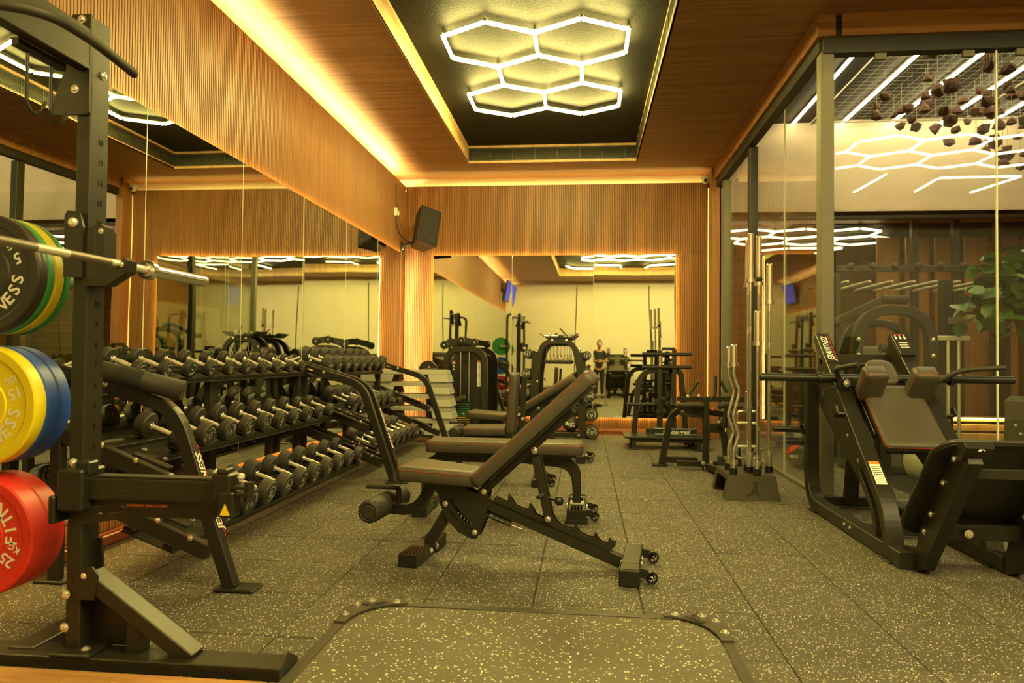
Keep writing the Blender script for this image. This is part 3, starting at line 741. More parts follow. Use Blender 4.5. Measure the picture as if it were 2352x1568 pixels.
for (m, th, lb, tx) in (('p_yellow',.060,'yellow bumper plate, frontmost of the middle peg',True),('p_blue',.064,'blue bumper plate right behind the yellow one on the middle peg',False),('p_blue',.064,'blue bumper plate at the back of the middle peg',False)):
    bumper(y, th-.001, m, .937, .225, lb, 'FITNESS' if tx else None, math.radians(-113), ('15', math.radians(20)) if tx else None); y += th
y = 2.44
for (m, th, lb, tx) in (('p_red',.085,'red bumper plate, lettered and frontmost of the bottom peg',True),('p_red',.085,'red bumper plate behind the lettered red one',False)):
    bumper(y, th-.001, m, .45, .225, lb, 'FITNESS' if tx else None, math.radians(-4), ('25', math.radians(-33)) if tx else None); y += th
# ------------------------------------------------------------------ dumbbell racks
CU, SU = math.cos(math.radians(20)), math.sin(math.radians(20))
AX = V((CU,0,-SU))                      # dumbbell axis, towards the room and down
DN = V((-SU,0,-CU))                     # away from the shelf
TIERS = [(-2.486,1.040),(-2.22,.655),(-1.95,.268)]
LEG = [(-1.700,0.012),(-2.005,0.872),(-2.400,0.985),(-2.62,1.04)]
def rack_frame(t, y, w=0.055, text=True, sticker=False, side=1):
    p = fillet([(x,y,z) for x,z in LEG[:3]]+[(-2.60,y,1.045)],[.13,.02],6)
    leg = MB().sweep(p,(0,1,0),w/2,.034,.006).build('side_frame','metal',t)
    MB().box((-1.665,y,.008),(.20,w+.07,.016),None,.006).build('foot_plate','plastic',t)
    for (a, b) in (((-1.945,.475),(-2.66,.755)),((-1.815,.172),(-2.66,.505))):
        MB().bar((a[0],y,a[1]),(b[0],y,b[1]),w*.95,.075,.005,(0,1,0)).build('tier_arm','metal',t)
    MB().box((-2.62,y,.53),(.055,w,1.05),None,.005).build('rear_post','metal',t)
    MB().box((-2.62,y,.008),(.16,w+.06,.016),None,.004).build('rear_foot','plastic',t)
    for (cx, cz) in ((-2.12,.585),(-2.01,.300)):
        MB().bar((cx+.06,y+.056*side,cz-.018),(cx-.13,y+.056*side,cz+.052),.056,.012,.003,(0,1,0)).build('tier_bracket','metal',t)
    for (bx,bz) in ((-2.005,.545),(-2.19,.615),(-2.37,.685),(-1.90,.245),(-2.07,.325),(-2.36,.985)):
        MB().bolt((bx,y-w/2,bz),(0,-1,0),.011,8).build('bolt','bolt',t)
    for (bx,bz) in ((-2.09,.612),(-2.20,.655),(-1.94,.312),(-2.07,.365)):
        MB().bolt((bx,y+.056*side,bz),V((.34,0,.94)),.011,8).build('bolt','bolt',t)
    if text:
        a, b = V((-1.700,y,0.012)), V((-2.005,y,.872)); d = (b-a).normalized(); n = V((d.z,0,-d.x))
        q = a+d*.475+n*.0345
        MB().bar(a+d*.235+n*.036,a+d*.715+n*.036,w*.82,.004,.0015,(0,1,0)).build('name_plate','black_print',leg)
        MB().text(BRAND,.064,q-V((0,-.003,0))+n*.004,d,(0,-1,0),shear=.22,sx=1.0).build('lettering','white',leg,label='white slanted lettering with a red edge')
        MB().bar(a+d*.24+n*.0395+V((0,w*.34,0)),a+d*.71+n*.0395+V((0,w*.34,0)),.004,.001,0,(0,1,0)).build('red_stripe','red_print',leg)
    if sticker:
        a, b = V((-1.700,y,0.012)), V((-2.005,y,.872)); d = (b-a).normalized(); n = V((d.z,0,-d.x))
        MB().bar(a+d*.03+n*.036,a+d*.105+n*.036,w*.5,.001,0,(0,1,0)).build('warning_sticker','white',leg)
        MB().bar(a+d*.085+n*.037,a+d*.105+n*.037,w*.5,.001,0,(0,1,0)).build('sticker_band','orange_print',leg)
def saddle_geo(r, w=.052):
    """curved cradle under a head of radius r; local: x axis of the dumbbell, z up from it"""
    mb = MB(); r = r+.002; n = 8; vs_ = []
    prof = [(-r*1.30,-r*.62),(-r*.95,-r*.62)]
    prof = []
    for k in range(n+1):
        a = -PI/2-1.0+2.0*k/n; prof.append((r*math.cos(a), r*math.sin(a)))
    e0, e1 = prof[0], prof[-1]
    prof = [(e0[0]-.022,e0[1]+.002)]+prof+[(e1[0]+.022,e1[1]+.002)]
    low = [(p[0],min(p[1],-r*.4)-.005) for p in prof]
    m = len(prof)
    for x in (-w/2,w/2): vs_ += [(x,u,v) for (u,v) in prof]+[(x,u,v) for (u,v) in low]
    fs = [(i,i+1,2*m+i+1,2*m+i) for i in range(m-1)]+[(m+i+1,m+i,3*m+i,3*m+i+1) for i in range(m-1)]
    fs += [(i+1,i,m+i,m+i+1) for i in range(m-1)]+[(2*m+i,2*m+i+1,3*m+i+1,3*m+i) for i in range(m-1)]
    fs += [(0,2*m,3*m,m),(m-1,2*m-1,4*m-1,3*m-1)]
    return mb.add(vs_, fs)
TILT = Matrix.Rotation(math.radians(20),4,'Y')     # local +x -> AX
def rack(t, ys_, y0, y1, sizes, dx=0.0):
    """tiers between y0 and y1; sizes: (head radius, length) function of tier and slot"""
    for ti, (xf, zf) in enumerate(TIERS):
        r, L = sizes(ti, 0)[:2]; rm = max(sizes(ti,k)[0] for k in range(len(ys_[ti])))
        F = V((xf+dx,0,zf))
        for (d, nm) in ((.055,'front_rail'),(L-.05,'rear_rail')):
            c = F-AX*d+DN*(rm+.028)
            MB().box((c.x,(y0+y1)/2,c.z),(.055,y1-y0,.030),Matrix.Rotation(math.radians(20),3,'Y'),.003).build(nm,'metal',t)
        c = F-AX*(L/2)+DN*(rm+.042)
        MB().box((c.x,(y0+y1)/2,c.z),(L*.9,y1-y0,.006),Matrix.Rotation(math.radians(20),3,'Y'),.001).build('tier_shelf','metal',t)
        sg = {}
        for k, y in enumerate(ys_[ti]):
            r, L, hw = sizes(ti, k)
            for d in (hw*.5, L-hw*.5):
                key = round(r,4)
                p = F-AX*d+V((0,y,0))
                if key not in sg:
                    o = saddle_geo(r).build('cradle','metal',t,off=(0,0,0)); sg[key] = o.data
                else:
                    o = bpy.data.objects.new('cradle', sg[key]); C.objects.link(o); o.parent = t
                o.location = p-t.location; o.rotation_euler = (0,math.radians(20),0)
DBP = {}
def dumbbell(w, r, L, hw, pos, label, group, rot=(0,math.radians(20),0), spin=0.0):
    key = (w, r)
    wl_ = ('%g' % w)
    if key in DBP:
        p = DBP[key]; t = p.copy(); C.objects.link(t)
        for ch in p.children:
            c = ch.copy(); C.objects.link(c); c.parent = t
            for g in ch.children: d = g.copy(); C.objects.link(d); d.parent = c
    else:
        t = thing('dumbbell', label, 'dumbbell', (0,0,0))
        h = MB().lathe([(.0165,-L/2+hw-.004),(.0165,-L/2+hw+.012),(.0125,-L/2+hw+.016),(.0155,0),(.0125,L/2-hw-.016),(.0165,L/2-hw-.012),(.0165,L/2-hw+.004)],(0,0,0),(1,0,0),14)
        h.build('handle','steel',t)
        for s in (1,-1):
            hd = MB().lathe([(0,L/2-hw),(r*.55,L/2-hw),(r*.93,L/2-hw+.004),(r,L/2-hw+.012),(r,L/2-.012),(r*.96,L/2-.004),(r*.90,L/2),(r*.50,L/2),(r*.48,L/2-.002),(0,L/2-.002)],(0,0,0),(s,0,0),26).build('head','rubber',t)
            pr = MB(); o = V((s*(L/2-.001),0,0)); ux = V((0,s,0)); uy = V((0,0,1))
            pr.text(wl_, r*.44, o, ux, uy); pr.text('KG', r*.18, o-uy*r*.30, ux, uy)
            pr.arc_text('JERAI FITNESS', r*.25, r*.60, math.radians(200), o, ux, uy, step=math.radians(18.5))
            pr.build('marking','white',hd)
            MB().lathe([(.021,L/2-hw-.010),(.023,L/2-hw-.006),(.021,L/2-hw)],(0,0,0),(s,0,0),14).build('collar','chrome',t)
        DBP[key] = t
    t.location = pos; t.rotation_euler = Euler(rot) if not spin else (Matrix.Rotation(rot[1],3,'Y') @ Matrix.Rotation(spin,3,'X')).to_euler()
    t['label'] = label; t['group'] = group
    return t
near_w = [[10,10,9,9,7.5,7.5,5,5,4,2.5],[17.5,17.5,15,15,15,12.5,12.5,12.5,10,10],[25,25,22.5,22.5,20,20,20,17.5,17.5,15]]
def size_of(w):
    r = {2.5:.047,4:.048,5:.050,7.5:.052,9:.054,10:.056,12.5:.066,15:.069,17.5:.072,20:.077,22.5:.080,25:.084,27.5:.083,30:.085,32.5:.088,35:.09,37.5:.09,40:.092}[w]
    hw = .030+.0022*w if w < 26 else .085; return r, .20+.0052*min(w,26), min(hw,.088)
tn_ = ['top','middle','bottom']
t1 = thing('dumbbell_rack', 'long black three-tier dumbbell rack full of dumbbells, beside the half rack', 'rack', (-2.2,4.8,0))
ysA = [3.795+.2565*k for k in range(10)]
rack_frame(t1, 3.33); rack_frame(t1, 6.29, text=False, side=-1)
MB().box((-2.62,4.78,.53),(.055,.09,1.05),None,.005).build('rear_post','metal',t1)
MB().box((-2.62,4.78,.008),(.16,.14,.016),None,.004).build('rear_foot','plastic',t1)
rack(t1, [ysA]*3, 3.34, 6.28, lambda ti, k: size_of(near_w[ti][k]))
def fill(ys_, ws, nm, grp, counts, dx=0):
    for ti in range(3):
        for k in range(counts[ti]):
            w = ws[ti][k]; r, L, hw = size_of(w); F = V((TIERS[ti][0]+dx, ys_[ti][k], TIERS[ti][1]))
            dumbbell(w, r, L, hw, F-AX*(L/2), '%s dumbbell from the front on %s tier of the %s' % (ORD[k], tn_[ti], nm), grp, spin=random.uniform(-2.2,2.2))
fill([ysA]*3, near_w, 'full near rack', 'dumbbells on the nearer rack', [10,10,10])
t2 = thing('dumbbell_rack', 'black three-tier dumbbell rack with some empty cradles, beside the grey steps', 'rack', (-2.2,7.6,0))
rack_frame(t2, 6.455, text=True, sticker=True); rack_frame(t2, 8.86, text=False, side=-1)
MB().box((-2.62,7.66,.53),(.055,.09,1.05),None,.005).build('rear_post','metal',t2)
far_w = [[40,40,37.5,37.5,35,35,32.5,32.5],[32.5,32.5,30,30,30,27.5,27.5,27.5,27.5],[30,30,30,27.5,27.5,27.5,27.5,27.5,27.5]]
ysT = [6.80+.266*k for k in range(8)]; ysM = [6.77+.258*k for k in range(8)]; ysL = [6.66+.247*k for k in range(9)]
rack(t2, [ysT,ysM,ysL], 6.46, 8.85, lambda ti, k: size_of(far_w[ti][k]))
fill([ysT,ysM,ysL], far_w, 'far rack by grey steps', 'dumbbells on the far rack', [8,6,7])
st = MB()
for (y) in (6.20,8.78): st.box((-2.43,y,1.005),(.05,.03,.002),(0,math.radians(20),0))
MB().box((-2.47,6.22,1.008),(.05,.03,.003),(0,math.radians(20),0)).build('caution_sticker','yellow_print',t1)
MB().box((-2.47,8.79,1.008),(.05,.03,.003),(0,math.radians(20),0)).build('caution_sticker','yellow_print',t2)
# foam bar pad lying on the near frame of the first rack
t = thing('bar_pad', 'black foam barbell pad lying on the near end of the dumbbell rack', 'pad', (-2.2,3.33,1.02))
a, b = V((-2.42,3.18,1.082)), V((-1.97,3.34,0.955)); d = (b-a)
n_ = 20; x_, y_, dd = frame_of(d)
rings = []
bp = MB()
def cshape(r0, r1, gap=.22):
    pts = [(r0*math.cos(a_), r0*math.sin(a_)) for a_ in [(-PI/2+gap)+(2*PI-2*gap)*k/28 for k in range(29)]]
    pts += [(r1*math.cos(a_), r1*math.sin(a_)) for a_ in [(-PI/2+gap*1.6)+(2*PI-3.2*gap)*k/16 for k in range(16,-1,-1)]]
    return pts
bp.prism(cshape(.050,.016), d.length, (a+b)/2, x_, y_)
for f in range(len(bp.s)): bp.s[f] = len(bp.f[f]) == 4
bp.build('foam_sleeve','foam',t)
MB().lathe([(.0508,-.055),(.0508,.055)],(a+b)/2,dd,28).build('strap_band','cloth',t)
# ------------------------------------------------------------------ benches
def wheel(t, c, r=.033, ax=(0,1,0)):
    w = MB().lathe([(r*.72,-.011),(r*.95,-.011),(r,-.006),(r,.006),(r*.95,.011),(r*.72,.011),(r*.72,-.011)],c,ax,20).build('wheel','plastic',t)
    MB().lathe([(.006,-.016),(.009,-.013),(.009,.013),(.006,.016),(0,.016)],c,ax,10).build('axle','chrome',w)
    sp = MB()
    for k in range(5):
        a = 2*PI*k/5; x, y, d = frame_of(ax); v = x*math.cos(a)+y*math.sin(a); sp.bar(V(c)+v*.008, V(c)+v*r*.75, .012,.006,0,ax)
    sp.build('spokes','plastic',w,kind='stuff')
def foot_block(t, x, y0, y1, caps=True, w=.10, h=.075):
    b = MB().box((x,(y0+y1)/2,h/2+.005),(w,y1-y0,h-.01),None,.005).build('foot_bar','metal',t)
    L = (y1-y0)*.36
    for yy in (y0+L/2-.008, y1-L/2+.008):
        MB().box((x,yy,h/2),(w+.010,L,h),None,.006).build('foot_cap','plastic',b)
        rb = MB()
        for k in range(5): rb.box((x-w*.36+w*.18*k,yy,h+.001),(w*.10,L*.92,.003),None,.001)
        rb.build('ribs','plastic',b,kind='stuff')
    return b
def piping(t, o, ux, uy, L, W, z, r=.04, taper=0.0, parent=None):
    nz = V(ux).cross(V(uy)).normalized(); pts = []
    for (sx, sy, a0) in ((1,1,0),(-1,1,PI/2),(-1,-1,PI),(1,-1,1.5*PI)):
        wy = W/2*(1-(taper if sx > 0 else 0))
        for k in range(5):
            a = a0+PI/2*k/4; pts.append(V(o)+V(ux)*(sx*(L/2+.001-r)+r*math.cos(a))+V(uy)*(sy*(wy+.001-r)+r*math.sin(a))+nz*z)
    pts.append(pts[0]); MB().tube(pts,.0016,5,False).build('stitching','stitch',parent or t)
def adjustable_bench(label, group=None, inc=0.0, foot=(.165,.250)):
    t = thing('adjustable_bench', label, 'bench', (0,0,0), group); B = lambda mb, n, m, p=t: mb.build(n, m, p)
    # front foot and leg
    foot_block(t, -.565, -.25, .25)
    for (x, y) in ((-.503,-.05),(-.503,.05)): MB().bolt((x,y,.045),(1,0,0),.013,8).build('bolt','bolt',t)
    B(MB().bar((-.53,0,.07),(-.36,0,.36),.06,.062,.004,(0,1,0)),'front_leg','metal')
    # seat plates with the row of holes
    outer = [(-.54,.425),(-.50,.395),(-.465,.355),(-.455,.305),(-.42,.225),(-.345,.155),(-.275,.125),(-.242,.125),(-.225,.15),(-.182,.262),(-.18,.36),(-.172,.395),(-.195,.412),(-.225,.405),(-.24,.375),(-.30,.395),(-.315,.425)]
    holes = []
    def slot(c, r, n=8): return [(c[0]+r*math.cos(2*PI*k/n), c[1]+r*1.35*math.sin(2*PI*k/n)) for k in range(n)]
    arc = [(-.424,.310),(-.414,.291),(-.402,.274),(-.388,.257),(-.372,.241),(-.355,.226),(-.337,.211),(-.318,.199),(-.299,.188),(-.280,.178)]
    for c in arc[1:]: holes.append(slot(c,.0055))
    inn, out_ = [], []
    for k in range(8):
        a = k/7; x = -.395+.125*a; z = .335-.135*a-.020*math.sin(PI*a)
        inn.append((x+.007,z+.008)); out_.append((x-.006,z-.006))
    holes.append(inn+out_[::-1])
    for y in (-.042,.042):
        B(MB().prism(outer,.006,(0,y,0),(1,0,0),(0,0,1),holes),'seat_plate','metal')
    for c in ((-.424,.310),(-.25,.160),(-.201,.389)): MB().bolt((c[0],-.045,c[1]),(0,-1,0),.012,10).build('bolt','bolt',t)
    B(MB().box((-.44,0,.428),(.36,.11,.02),(0,math.radians(3.5),0),.003),'seat_bracket','metal')
    # seat
    ux = V((1,0,-.062)).normalized()
    s = MB().pad((-.455,0,.436),ux,(0,1,0),.44,.37,.082,.035,.018,5,.32); s.build('seat_pad','vinyl',t)
    so = t.children[-1]
    B(MB().cyl((-.655,-.165,.470),(-.655,.165,.470),.036,16),'seat_roll','vinyl',so)
    piping(t,(-.455,0,.436),ux,(0,1,0),.44,.37,.062,.035,.32,so)
    # back rest
    pv = V((-.201,0,.389)); RI = Matrix.Rotation(math.radians(-inc),3,'Y'); rt = lambda p: pv+RI@(V(p)-pv)
    a, b = rt((-.215,0,.385)), rt((.405,0,.965)); d = (b-a).normalized(); nrm = V((-d.z,0,d.x))
    B(MB().bar(a-d*.02,b-d*.16,.05,.05,.004,(0,1,0)),'backrest_beam','metal')
    L = .895; c = V((.0965,0,.748)) ; c = a+d*.46+nrm*.045
    bp = MB().pad(c-nrm*.02,d,(0,1,0),L,.275,.078,.04,.018,5,.0).build('back_pad','vinyl',t)
    piping(t,c-nrm*.02,d,(0,1,0),L,.275,.060,.04,0,bp)
    B(MB().bar(c-nrm*.028-d*.36,c-nrm*.028+d*.40,.23,.016,.003,(0,1,0)),'pad_board','plastic')
    MB().bolt(rt((.081,-.032,.628)),(0,-1,0),.014,10).build('bolt','bolt',t)
    B(MB().bar(c-nrm*.07+d*.30,c-nrm*.02+d*.30,.06,.03,.004,(0,1,0)),'pad_lug','metal')
    # main rail, ladder, strut
    B(MB().bar((-.23,0,.335),(.555,0,.045),.05,.066,.004,(0,1,0)),'main_rail','metal')
    lad = [(-.16,.325),(-.143,.358),(-.085,.335),(-.066,.345),(-.068,.375),(-.045,.345),(-.025,.315),(.034,.295),(.05,.305),(.052,.332),(.075,.30),(.09,.272),(.15,.25),(.172,.258),(.182,.282),(.205,.245),(.225,.225),(.290,.205),(.303,.212),(.304,.236),(.325,.20),(.345,.182),(.395,.166),(.412,.172),(.414,.197),(.435,.16),(.45,.147),(.474,.139),(.490,.145),(.489,.168),(.508,.15),(.529,.148),(.528,.135),(.508,.112),(.49,.095)]
    for y in (-.022,.022): B(MB().prism(lad[::-1],.006,(0,y,.0),(1,0,0),(0,0,1)),'ladder_plate','metal')
    B(MB().bar(rt((.088,-.036,.59)),(foot[0],-.036,foot[1]),.012,.045,.003,(0,1,0)),'strut','metal')
    B(MB().bar(rt((.088,.036,.59)),(foot[0],.036,foot[1]),.012,.045,.003,(0,1,0)),'strut','metal')
    MB().bolt((.162,-.043,.258),(0,-1,0),.012,10).build('bolt','bolt',t)
    k_ = MB().cyl((.155,-.03,.372),(.205,-.04,.362),.008,8).sphere((.222,-.042,.360),.026,12,8); B(k_,'pull_knob','plastic')
    B(MB().cyl((.135,-.045,.392),(.115,-.10,.383),.011,10),'strut_grip','foam')
    for dy in (-.018,.018):
        B(MB().cyl((-.195,dy,.262+dy*.4),(-.08,dy,.225+dy*.4),.007,8).cyl((-.16,dy,.251+dy*.4),(-.05,dy,.215+dy*.4),.011,8),'gas_spring','plastic')
        B(MB().cyl((-.05,dy,.215+dy*.4),(.015,dy,.196+dy*.4),.005,8),'spring_rod','chrome')
    # rear block and wheels
    foot = MB().box((.615,-.20,.043),(.095,.215,.078),None,.005).box((.615,.06,.048),(.095,.30,.084),None,.005); 
    MB().box((.615,.02,.048),(.095,.40,.084),None,.005).build('rear_foot','metal',t)
    MB().box((.615,-.195,.043),(.102,.20,.086),None,.006).build('foot_cap','plastic',t)
    MB().box((.615,-.195,.0875),(.085,.18,.002),None,.0005).build('cap_plate','metal',t)
    lg = MB(); logo_j(lg,(.615,-.2955,.043),(1,0,0),(0,0,1),.03); lg.build('emblem','black_print',t)
    for y in (-.20,.18):
        B(MB().prism([(.655,.03),(.72,.02),(.735,.035),(.735,.055),(.69,.07),(.655,.075)],.014,(0,y,0),(1,0,0),(0,0,1)),'wheel_bracket','metal')
        wheel(t,(.722,y-.02,.036))
    for (x, y, sx) in ((.565,-.07,-1),(.665,-.07,1),(.665,.02,1)): MB().bolt((x,y,.06),(sx,0,0),.011,8).build('bolt','bolt',t)
    # leg roller arm
    B(MB().sweep(fillet([(-.50,0,.44),(-.60,0,.255),(-.79,0,.262)],.12,7),(0,1,0),.03,.030,.004),'roller_arm','metal')
    for s in (1,-1):
        rl = MB().lathe([(.0,.03),(.045,.03),(.060,.036),(.066,.05),(.066,.225),(.060,.245),(.048,.252),(.044,.246),(.038,.246),(.034,.252),(0,.252)],(-.80,0,.285),(0,s,0),28).build('foam_roller','foam',t)
        pl = MB()
        for k in range(12):
            a = 2*PI*k/12; v = V((math.cos(a),0,math.sin(a)))
            pl.tube([V((-.80,s*.222,.285))+v*.0665,V((-.80,s*.243,.285))+v*.0615,V((-.80,s*.2515,.285))+v*.048],.0022,5,False)
        pl.build('pleats','plastic',rl,kind='stuff')
    B(MB().tube(fillet([(-.72,0,.27),(-.72,0,.375),(-.74,-.03,.388),(-.90,-.05,.388)],[.05,.03],5),.0155,10),'grip_handle','foam')
    return t
b1 = adjustable_bench('black adjustable incline bench with foam leg rollers, alone in the middle of the floor')
b1.location = (-.35,3.97,0); b1.rotation_euler = (0,0,math.radians(-6.6))
b4 = adjustable_bench('black adjustable incline bench further back, in front of the arched rack', inc=-11, foot=(.28,.21))
b4.location = (-.64,8.07,0); b4.rotation_euler = (0,0,math.radians(-3))
def flat_bench():
    t = thing('flat_bench', 'long flat black vinyl bench with red stitching, behind the adjustable bench', 'bench', (-.57,5.2,0))
    p = MB().pad((-.575,5.2,.447),(1,0,0),(0,1,0),1.14,.29,.085,.045,.02,6).build('bench_pad','vinyl',t)
    piping(t,(-.575,5.2,.447),(1,0,0),(0,1,0),1.14,.29,.066,.045,0,p)
    MB().box((-.575,5.2,.435),(1.0,.22,.018),None,.003).build('pad_board','plastic',t)
    MB().sweep(fillet([(-1.16,5.2,.05),(-1.16,5.2,.40),(-.05,5.2,.40),(-.05,5.2,.05)],[.14,.14],7),(0,1,0),.035,.030,.005).build('frame','metal',t)
    MB().sweep(fillet([(-.42,5.2,.385),(-.075,5.2,.355),(-.06,5.2,.10)],.16,7),(0,1,0),.028,.018,.004).build('brace','metal',t)
    foot_block(t,-.05,4.98,5.42,w=.125,h=.085)
    MB().box((-.05,4.985,.012),(.155,.12,.02),None,.004).build('foot_cap','plastic',t)
    foot_block(t,-1.16,4.98,5.42,w=.10,h=.07)
    for y in (5.06,5.33):
        MB().prism([(.0,.03),(.07,.02),(.085,.035),(.085,.055),(.04,.07),(0,.075)],.014,(.01,y,0),(1,0,0),(0,0,1)).build('wheel_bracket','metal',t)
        wheel(t,(.075,y-.02,.036))
    for (x,y,s) in ((-.12,5.16,-1),(-.12,5.24,-1),(.02,5.16,1),(.02,5.24,1)): MB().bolt((x,y,.065),(s,0,0),.011,8).build('bolt','bolt',t)
    MB().box((-.05,5.2,.093),(.10,.10,.012),None,.003).build('leg_plate','steel',t)
    MB().tube(fillet([(-.115,5.40,.06),(-.115,5.46,.10),(.015,5.46,.10),(.015,5.40,.06)],.02,4),.007,8).build('lift_handle','plastic',t)
flat_bench()
def upright_bench():
    t = thing('utility_bench', 'short black bench with upright back pad behind the flat bench', 'bench', (-.75,6.5,0))
    p = MB().pad((-.90,6.5,.435),(1,0,.02),(0,1,0),.40,.32,.075,.045,.02,5).build('seat_pad','vinyl',t); piping(t,(-.90,6.5,.435),V((1,0,.02)).normalized(),(0,1,0),.40,.32,.055,.045,0,p)
    q = MB().pad((-.615,6.5,.72),(.06,0,1),(0,1,0),.56,.30,.075,.045,.02,5).build('back_pad','vinyl',t); piping(t,(-.615,6.5,.72),V((.06,0,1)).normalized(),(0,1,0),.56,.30,.055,.045,0,q)
    MB().box((-.565,6.5,.68),(.05,.06,.58),(0,.06,0),.004).build('back_post','metal',t)
    MB().box((-.90,6.5,.425),(.34,.2,.016),None,.003).build('pad_board','plastic',t)
    MB().sweep(fillet([(-1.16,6.5,.03),(-1.12,6.5,.40),(-.40,6.5,.36),(-.38,6.5,.03)],[.16,.10],7),(0,1,0),.03,.03,.005).build('frame','metal',t)
    MB().box((-.80,6.5,.395),(.62,.06,.04),None,.004).build('beam','metal',t)
    foot_block(t,-.40,6.26,6.72,w=.11,h=.075); foot_block(t,-1.15,6.26,6.72,w=.10,h=.07)
    for y in (6.34,6.60):
        MB().prism([(0,.03),(.07,.02),(.085,.035),(.085,.055),(.04,.07),(0,.075)],.014,(-.35,y,0),(1,0,0),(0,0,1)).build('wheel_bracket','metal',t); wheel(t,(-.285,y-.02,.036))
    MB().cyl((-.58,6.40,.63),(-.58,6.30,.63),.010,8).build('adjust_pin','steel',t)
    for z in (.58,.44): MB().bolt((-.56,6.468,z),(0,-1,0),.012,8).build('bolt','bolt',t)
upright_bench()

# ------------------------------------------------------------------ hack squat machine
def hack_squat():
    t = thing('hack_squat_machine', 'large black hack squat machine with tilted foot plate beside the glass post', 'gym machine', (2.03,4.9,0))
    B = lambda mb, n, m='metal', p=t: mb.build(n, m, p)
    r = V((0,.76,.65)).normalized(); pn = V((0,-r.z,r.y))
    for x, s in ((1.765,1),(2.295,-1)):
        B(MB().sweep(fillet([(x,5.79,.98),(x,5.79,.048),(x,4.12,.048)],.26,8),(1,0,0),.045,.045,.006),'side_frame')
        B(MB().sweep(fillet([(x,5.57,1.315),(x,4.36,.275),(x,4.28,.02)],.24,8),(1,0,0),.048,.034,.005),'rail')
        B(MB().sweep(fillet([(x+.006*s,4.74,.44),(x+.006*s,4.50,.22),(x+.006*s,4.47,.05)],.20,8),(1,0,0),.042,.020,.004),'curved_strut')
        B(MB().prism([(5.60,1.27),(5.80,.98),(5.78,.86),(5.38,.62),(4.86,.34),(4.70,.34),(4.72,.50)],.008,(x+.03*s,0,0),(0,1,0),(0,0,1)),'side_plate')
        for (y,z) in ((5.55,1.17),(5.42,1.02),(5.16,.80),(4.98,.64),(4.80,.50),(4.70,.36)): MB().bolt((x-.012*s if s>0 else x+.012,y,z-.0),(-1,0,0),.011,8).build('bolt','bolt',t)
        for y in (4.95,4.85): MB().bolt((x-.045,y,.055),(-1,0,0),.011,8).build('bolt','bolt',t)
        for y in (5.62,4.30): B(MB().box((x,y,.006),(.12,.16,.012),None,.003),'rubber_foot','plastic')
        for k, zz in enumerate((1.00,.78)):
            c = V((x-.075*s,4.36+(zz-.275)/1.04*1.21,zz))
            B(MB().box(c,(.07,.05,.02),(-.5,0,0),.003).box(c+V((-.03*s,-.012,.03)),(.016,.05,.06),(-.5,0,0),.003),'safety_catch')
        B(MB().cyl((x-.09*s,5.79,.60),(x-.29*s,5.79,.60),.025,14).lathe([(.04,0),(.04,.02)],(x-.055*s,5.79,.60),(-s,0,0),14),'storage_peg')
    B(MB().bar((1.76,5.60,1.15),(2.30,5.60,1.15),.05,.075,.004),'cross_bar')
    B(MB().bar((1.76,5.79,.05),(2.30,5.79,.05),.07,.07,.004),'rear_bar'); B(MB().bar((1.76,4.86,.05),(2.30,4.86,.05),.06,.06,.004),'floor_bar')
    B(MB().bar((2.03,5.72,.05),(2.03,5.50,1.12),.10,.05,.004,(1,0,0)),'back_post')
    # plates on the rails
    top = V((1.765,5.57,1.315)); u = -r
    npx = MB().bar(V((1.765,0,0))+V((0,5.57,1.315))+pn*.036-r*.02, V((1.765,0,0))+V((0,5.57,1.315))+pn*.036-r*.33,.078,.004,.001,(1,0,0)); q = npx.build('name_plate','black_print',t)
    MB().text(BRAND,.062,V((1.765-.002,5.57,1.315))+pn*.039-r*.175,r,(-1,0,0),shear=.22,sx=.70).build('lettering','white',q,label='white slanted lettering')
    MB().bar(V((1.795,5.57,1.315))+pn*.039-r*.02,V((1.795,5.57,1.315))+pn*.039-r*.33,.004,.001,0,(1,0,0)).build('red_stripe','red_print',q)
    q = B(MB().bar(V((2.295,5.57,1.315))+pn*.045-r*.01,V((2.295,5.57,1.315))+pn*.045-r*.26,.105,.02,.003,(1,0,0)),'instruction_placard','plastic')
    ic = MB()
    for (dx, k) in ((-.03,.075),(0,.075),(.03,.075)): ic.box(V((2.295+dx,5.57,1.315))+pn*.0565-r*k,(.014,.03,.001),(math.atan2(r.z,r.y),0,0)).box(V((2.295+dx,5.57,1.315))+pn*.0565-r*(k-.025),(.010,.010,.001),(math.atan2(r.z,r.y),0,0))
    for k in (.13,.155,.18): ic.box(V((2.295,5.57,1.315))+pn*.0565-r*k,(.06,.008,.001),(math.atan2(r.z,r.y),0,0))
    ic.build('diagrams','white',q,kind='stuff')
    MB().box(V((2.295,5.57,1.315))+pn*.0565-r*.035,(.08,.006,.001),(math.atan2(r.z,r.y),0,0)).build('red_rule','red_print',q)
    st = B(MB().bar(V((1.765,4.36,.275))+pn*.0355+r*.16,V((1.765,4.36,.275))+pn*.0355+r*.34,.062,.001,0,(1,0,0)),'warning_label','white')
    MB().bar(V((1.765,4.36,.275))+pn*.0363+r*.318,V((1.765,4.36,.275))+pn*.0363+r*.34,.062,.001,0,(1,0,0)).build('label_band','orange_print',st)
    tl = MB()
    for k in range(9): tl.bar(V((1.765,4.36,.275))+pn*.0363+r*(.175+.015*k),V((1.765,4.36,.275))+pn*.0363+r*(.179+.015*k),.05,.0006,0,(1,0,0))
    tl.build('small_print','grey_print',st,kind='stuff')
    # carriage: horns, pads, handles
    cz = V((0,5.10,1.02))
    hb = MB().cyl((1.21,5.10,1.02),(2.86,5.10,1.02),.0265,16)
    B(hb,'weight_horn_bar')
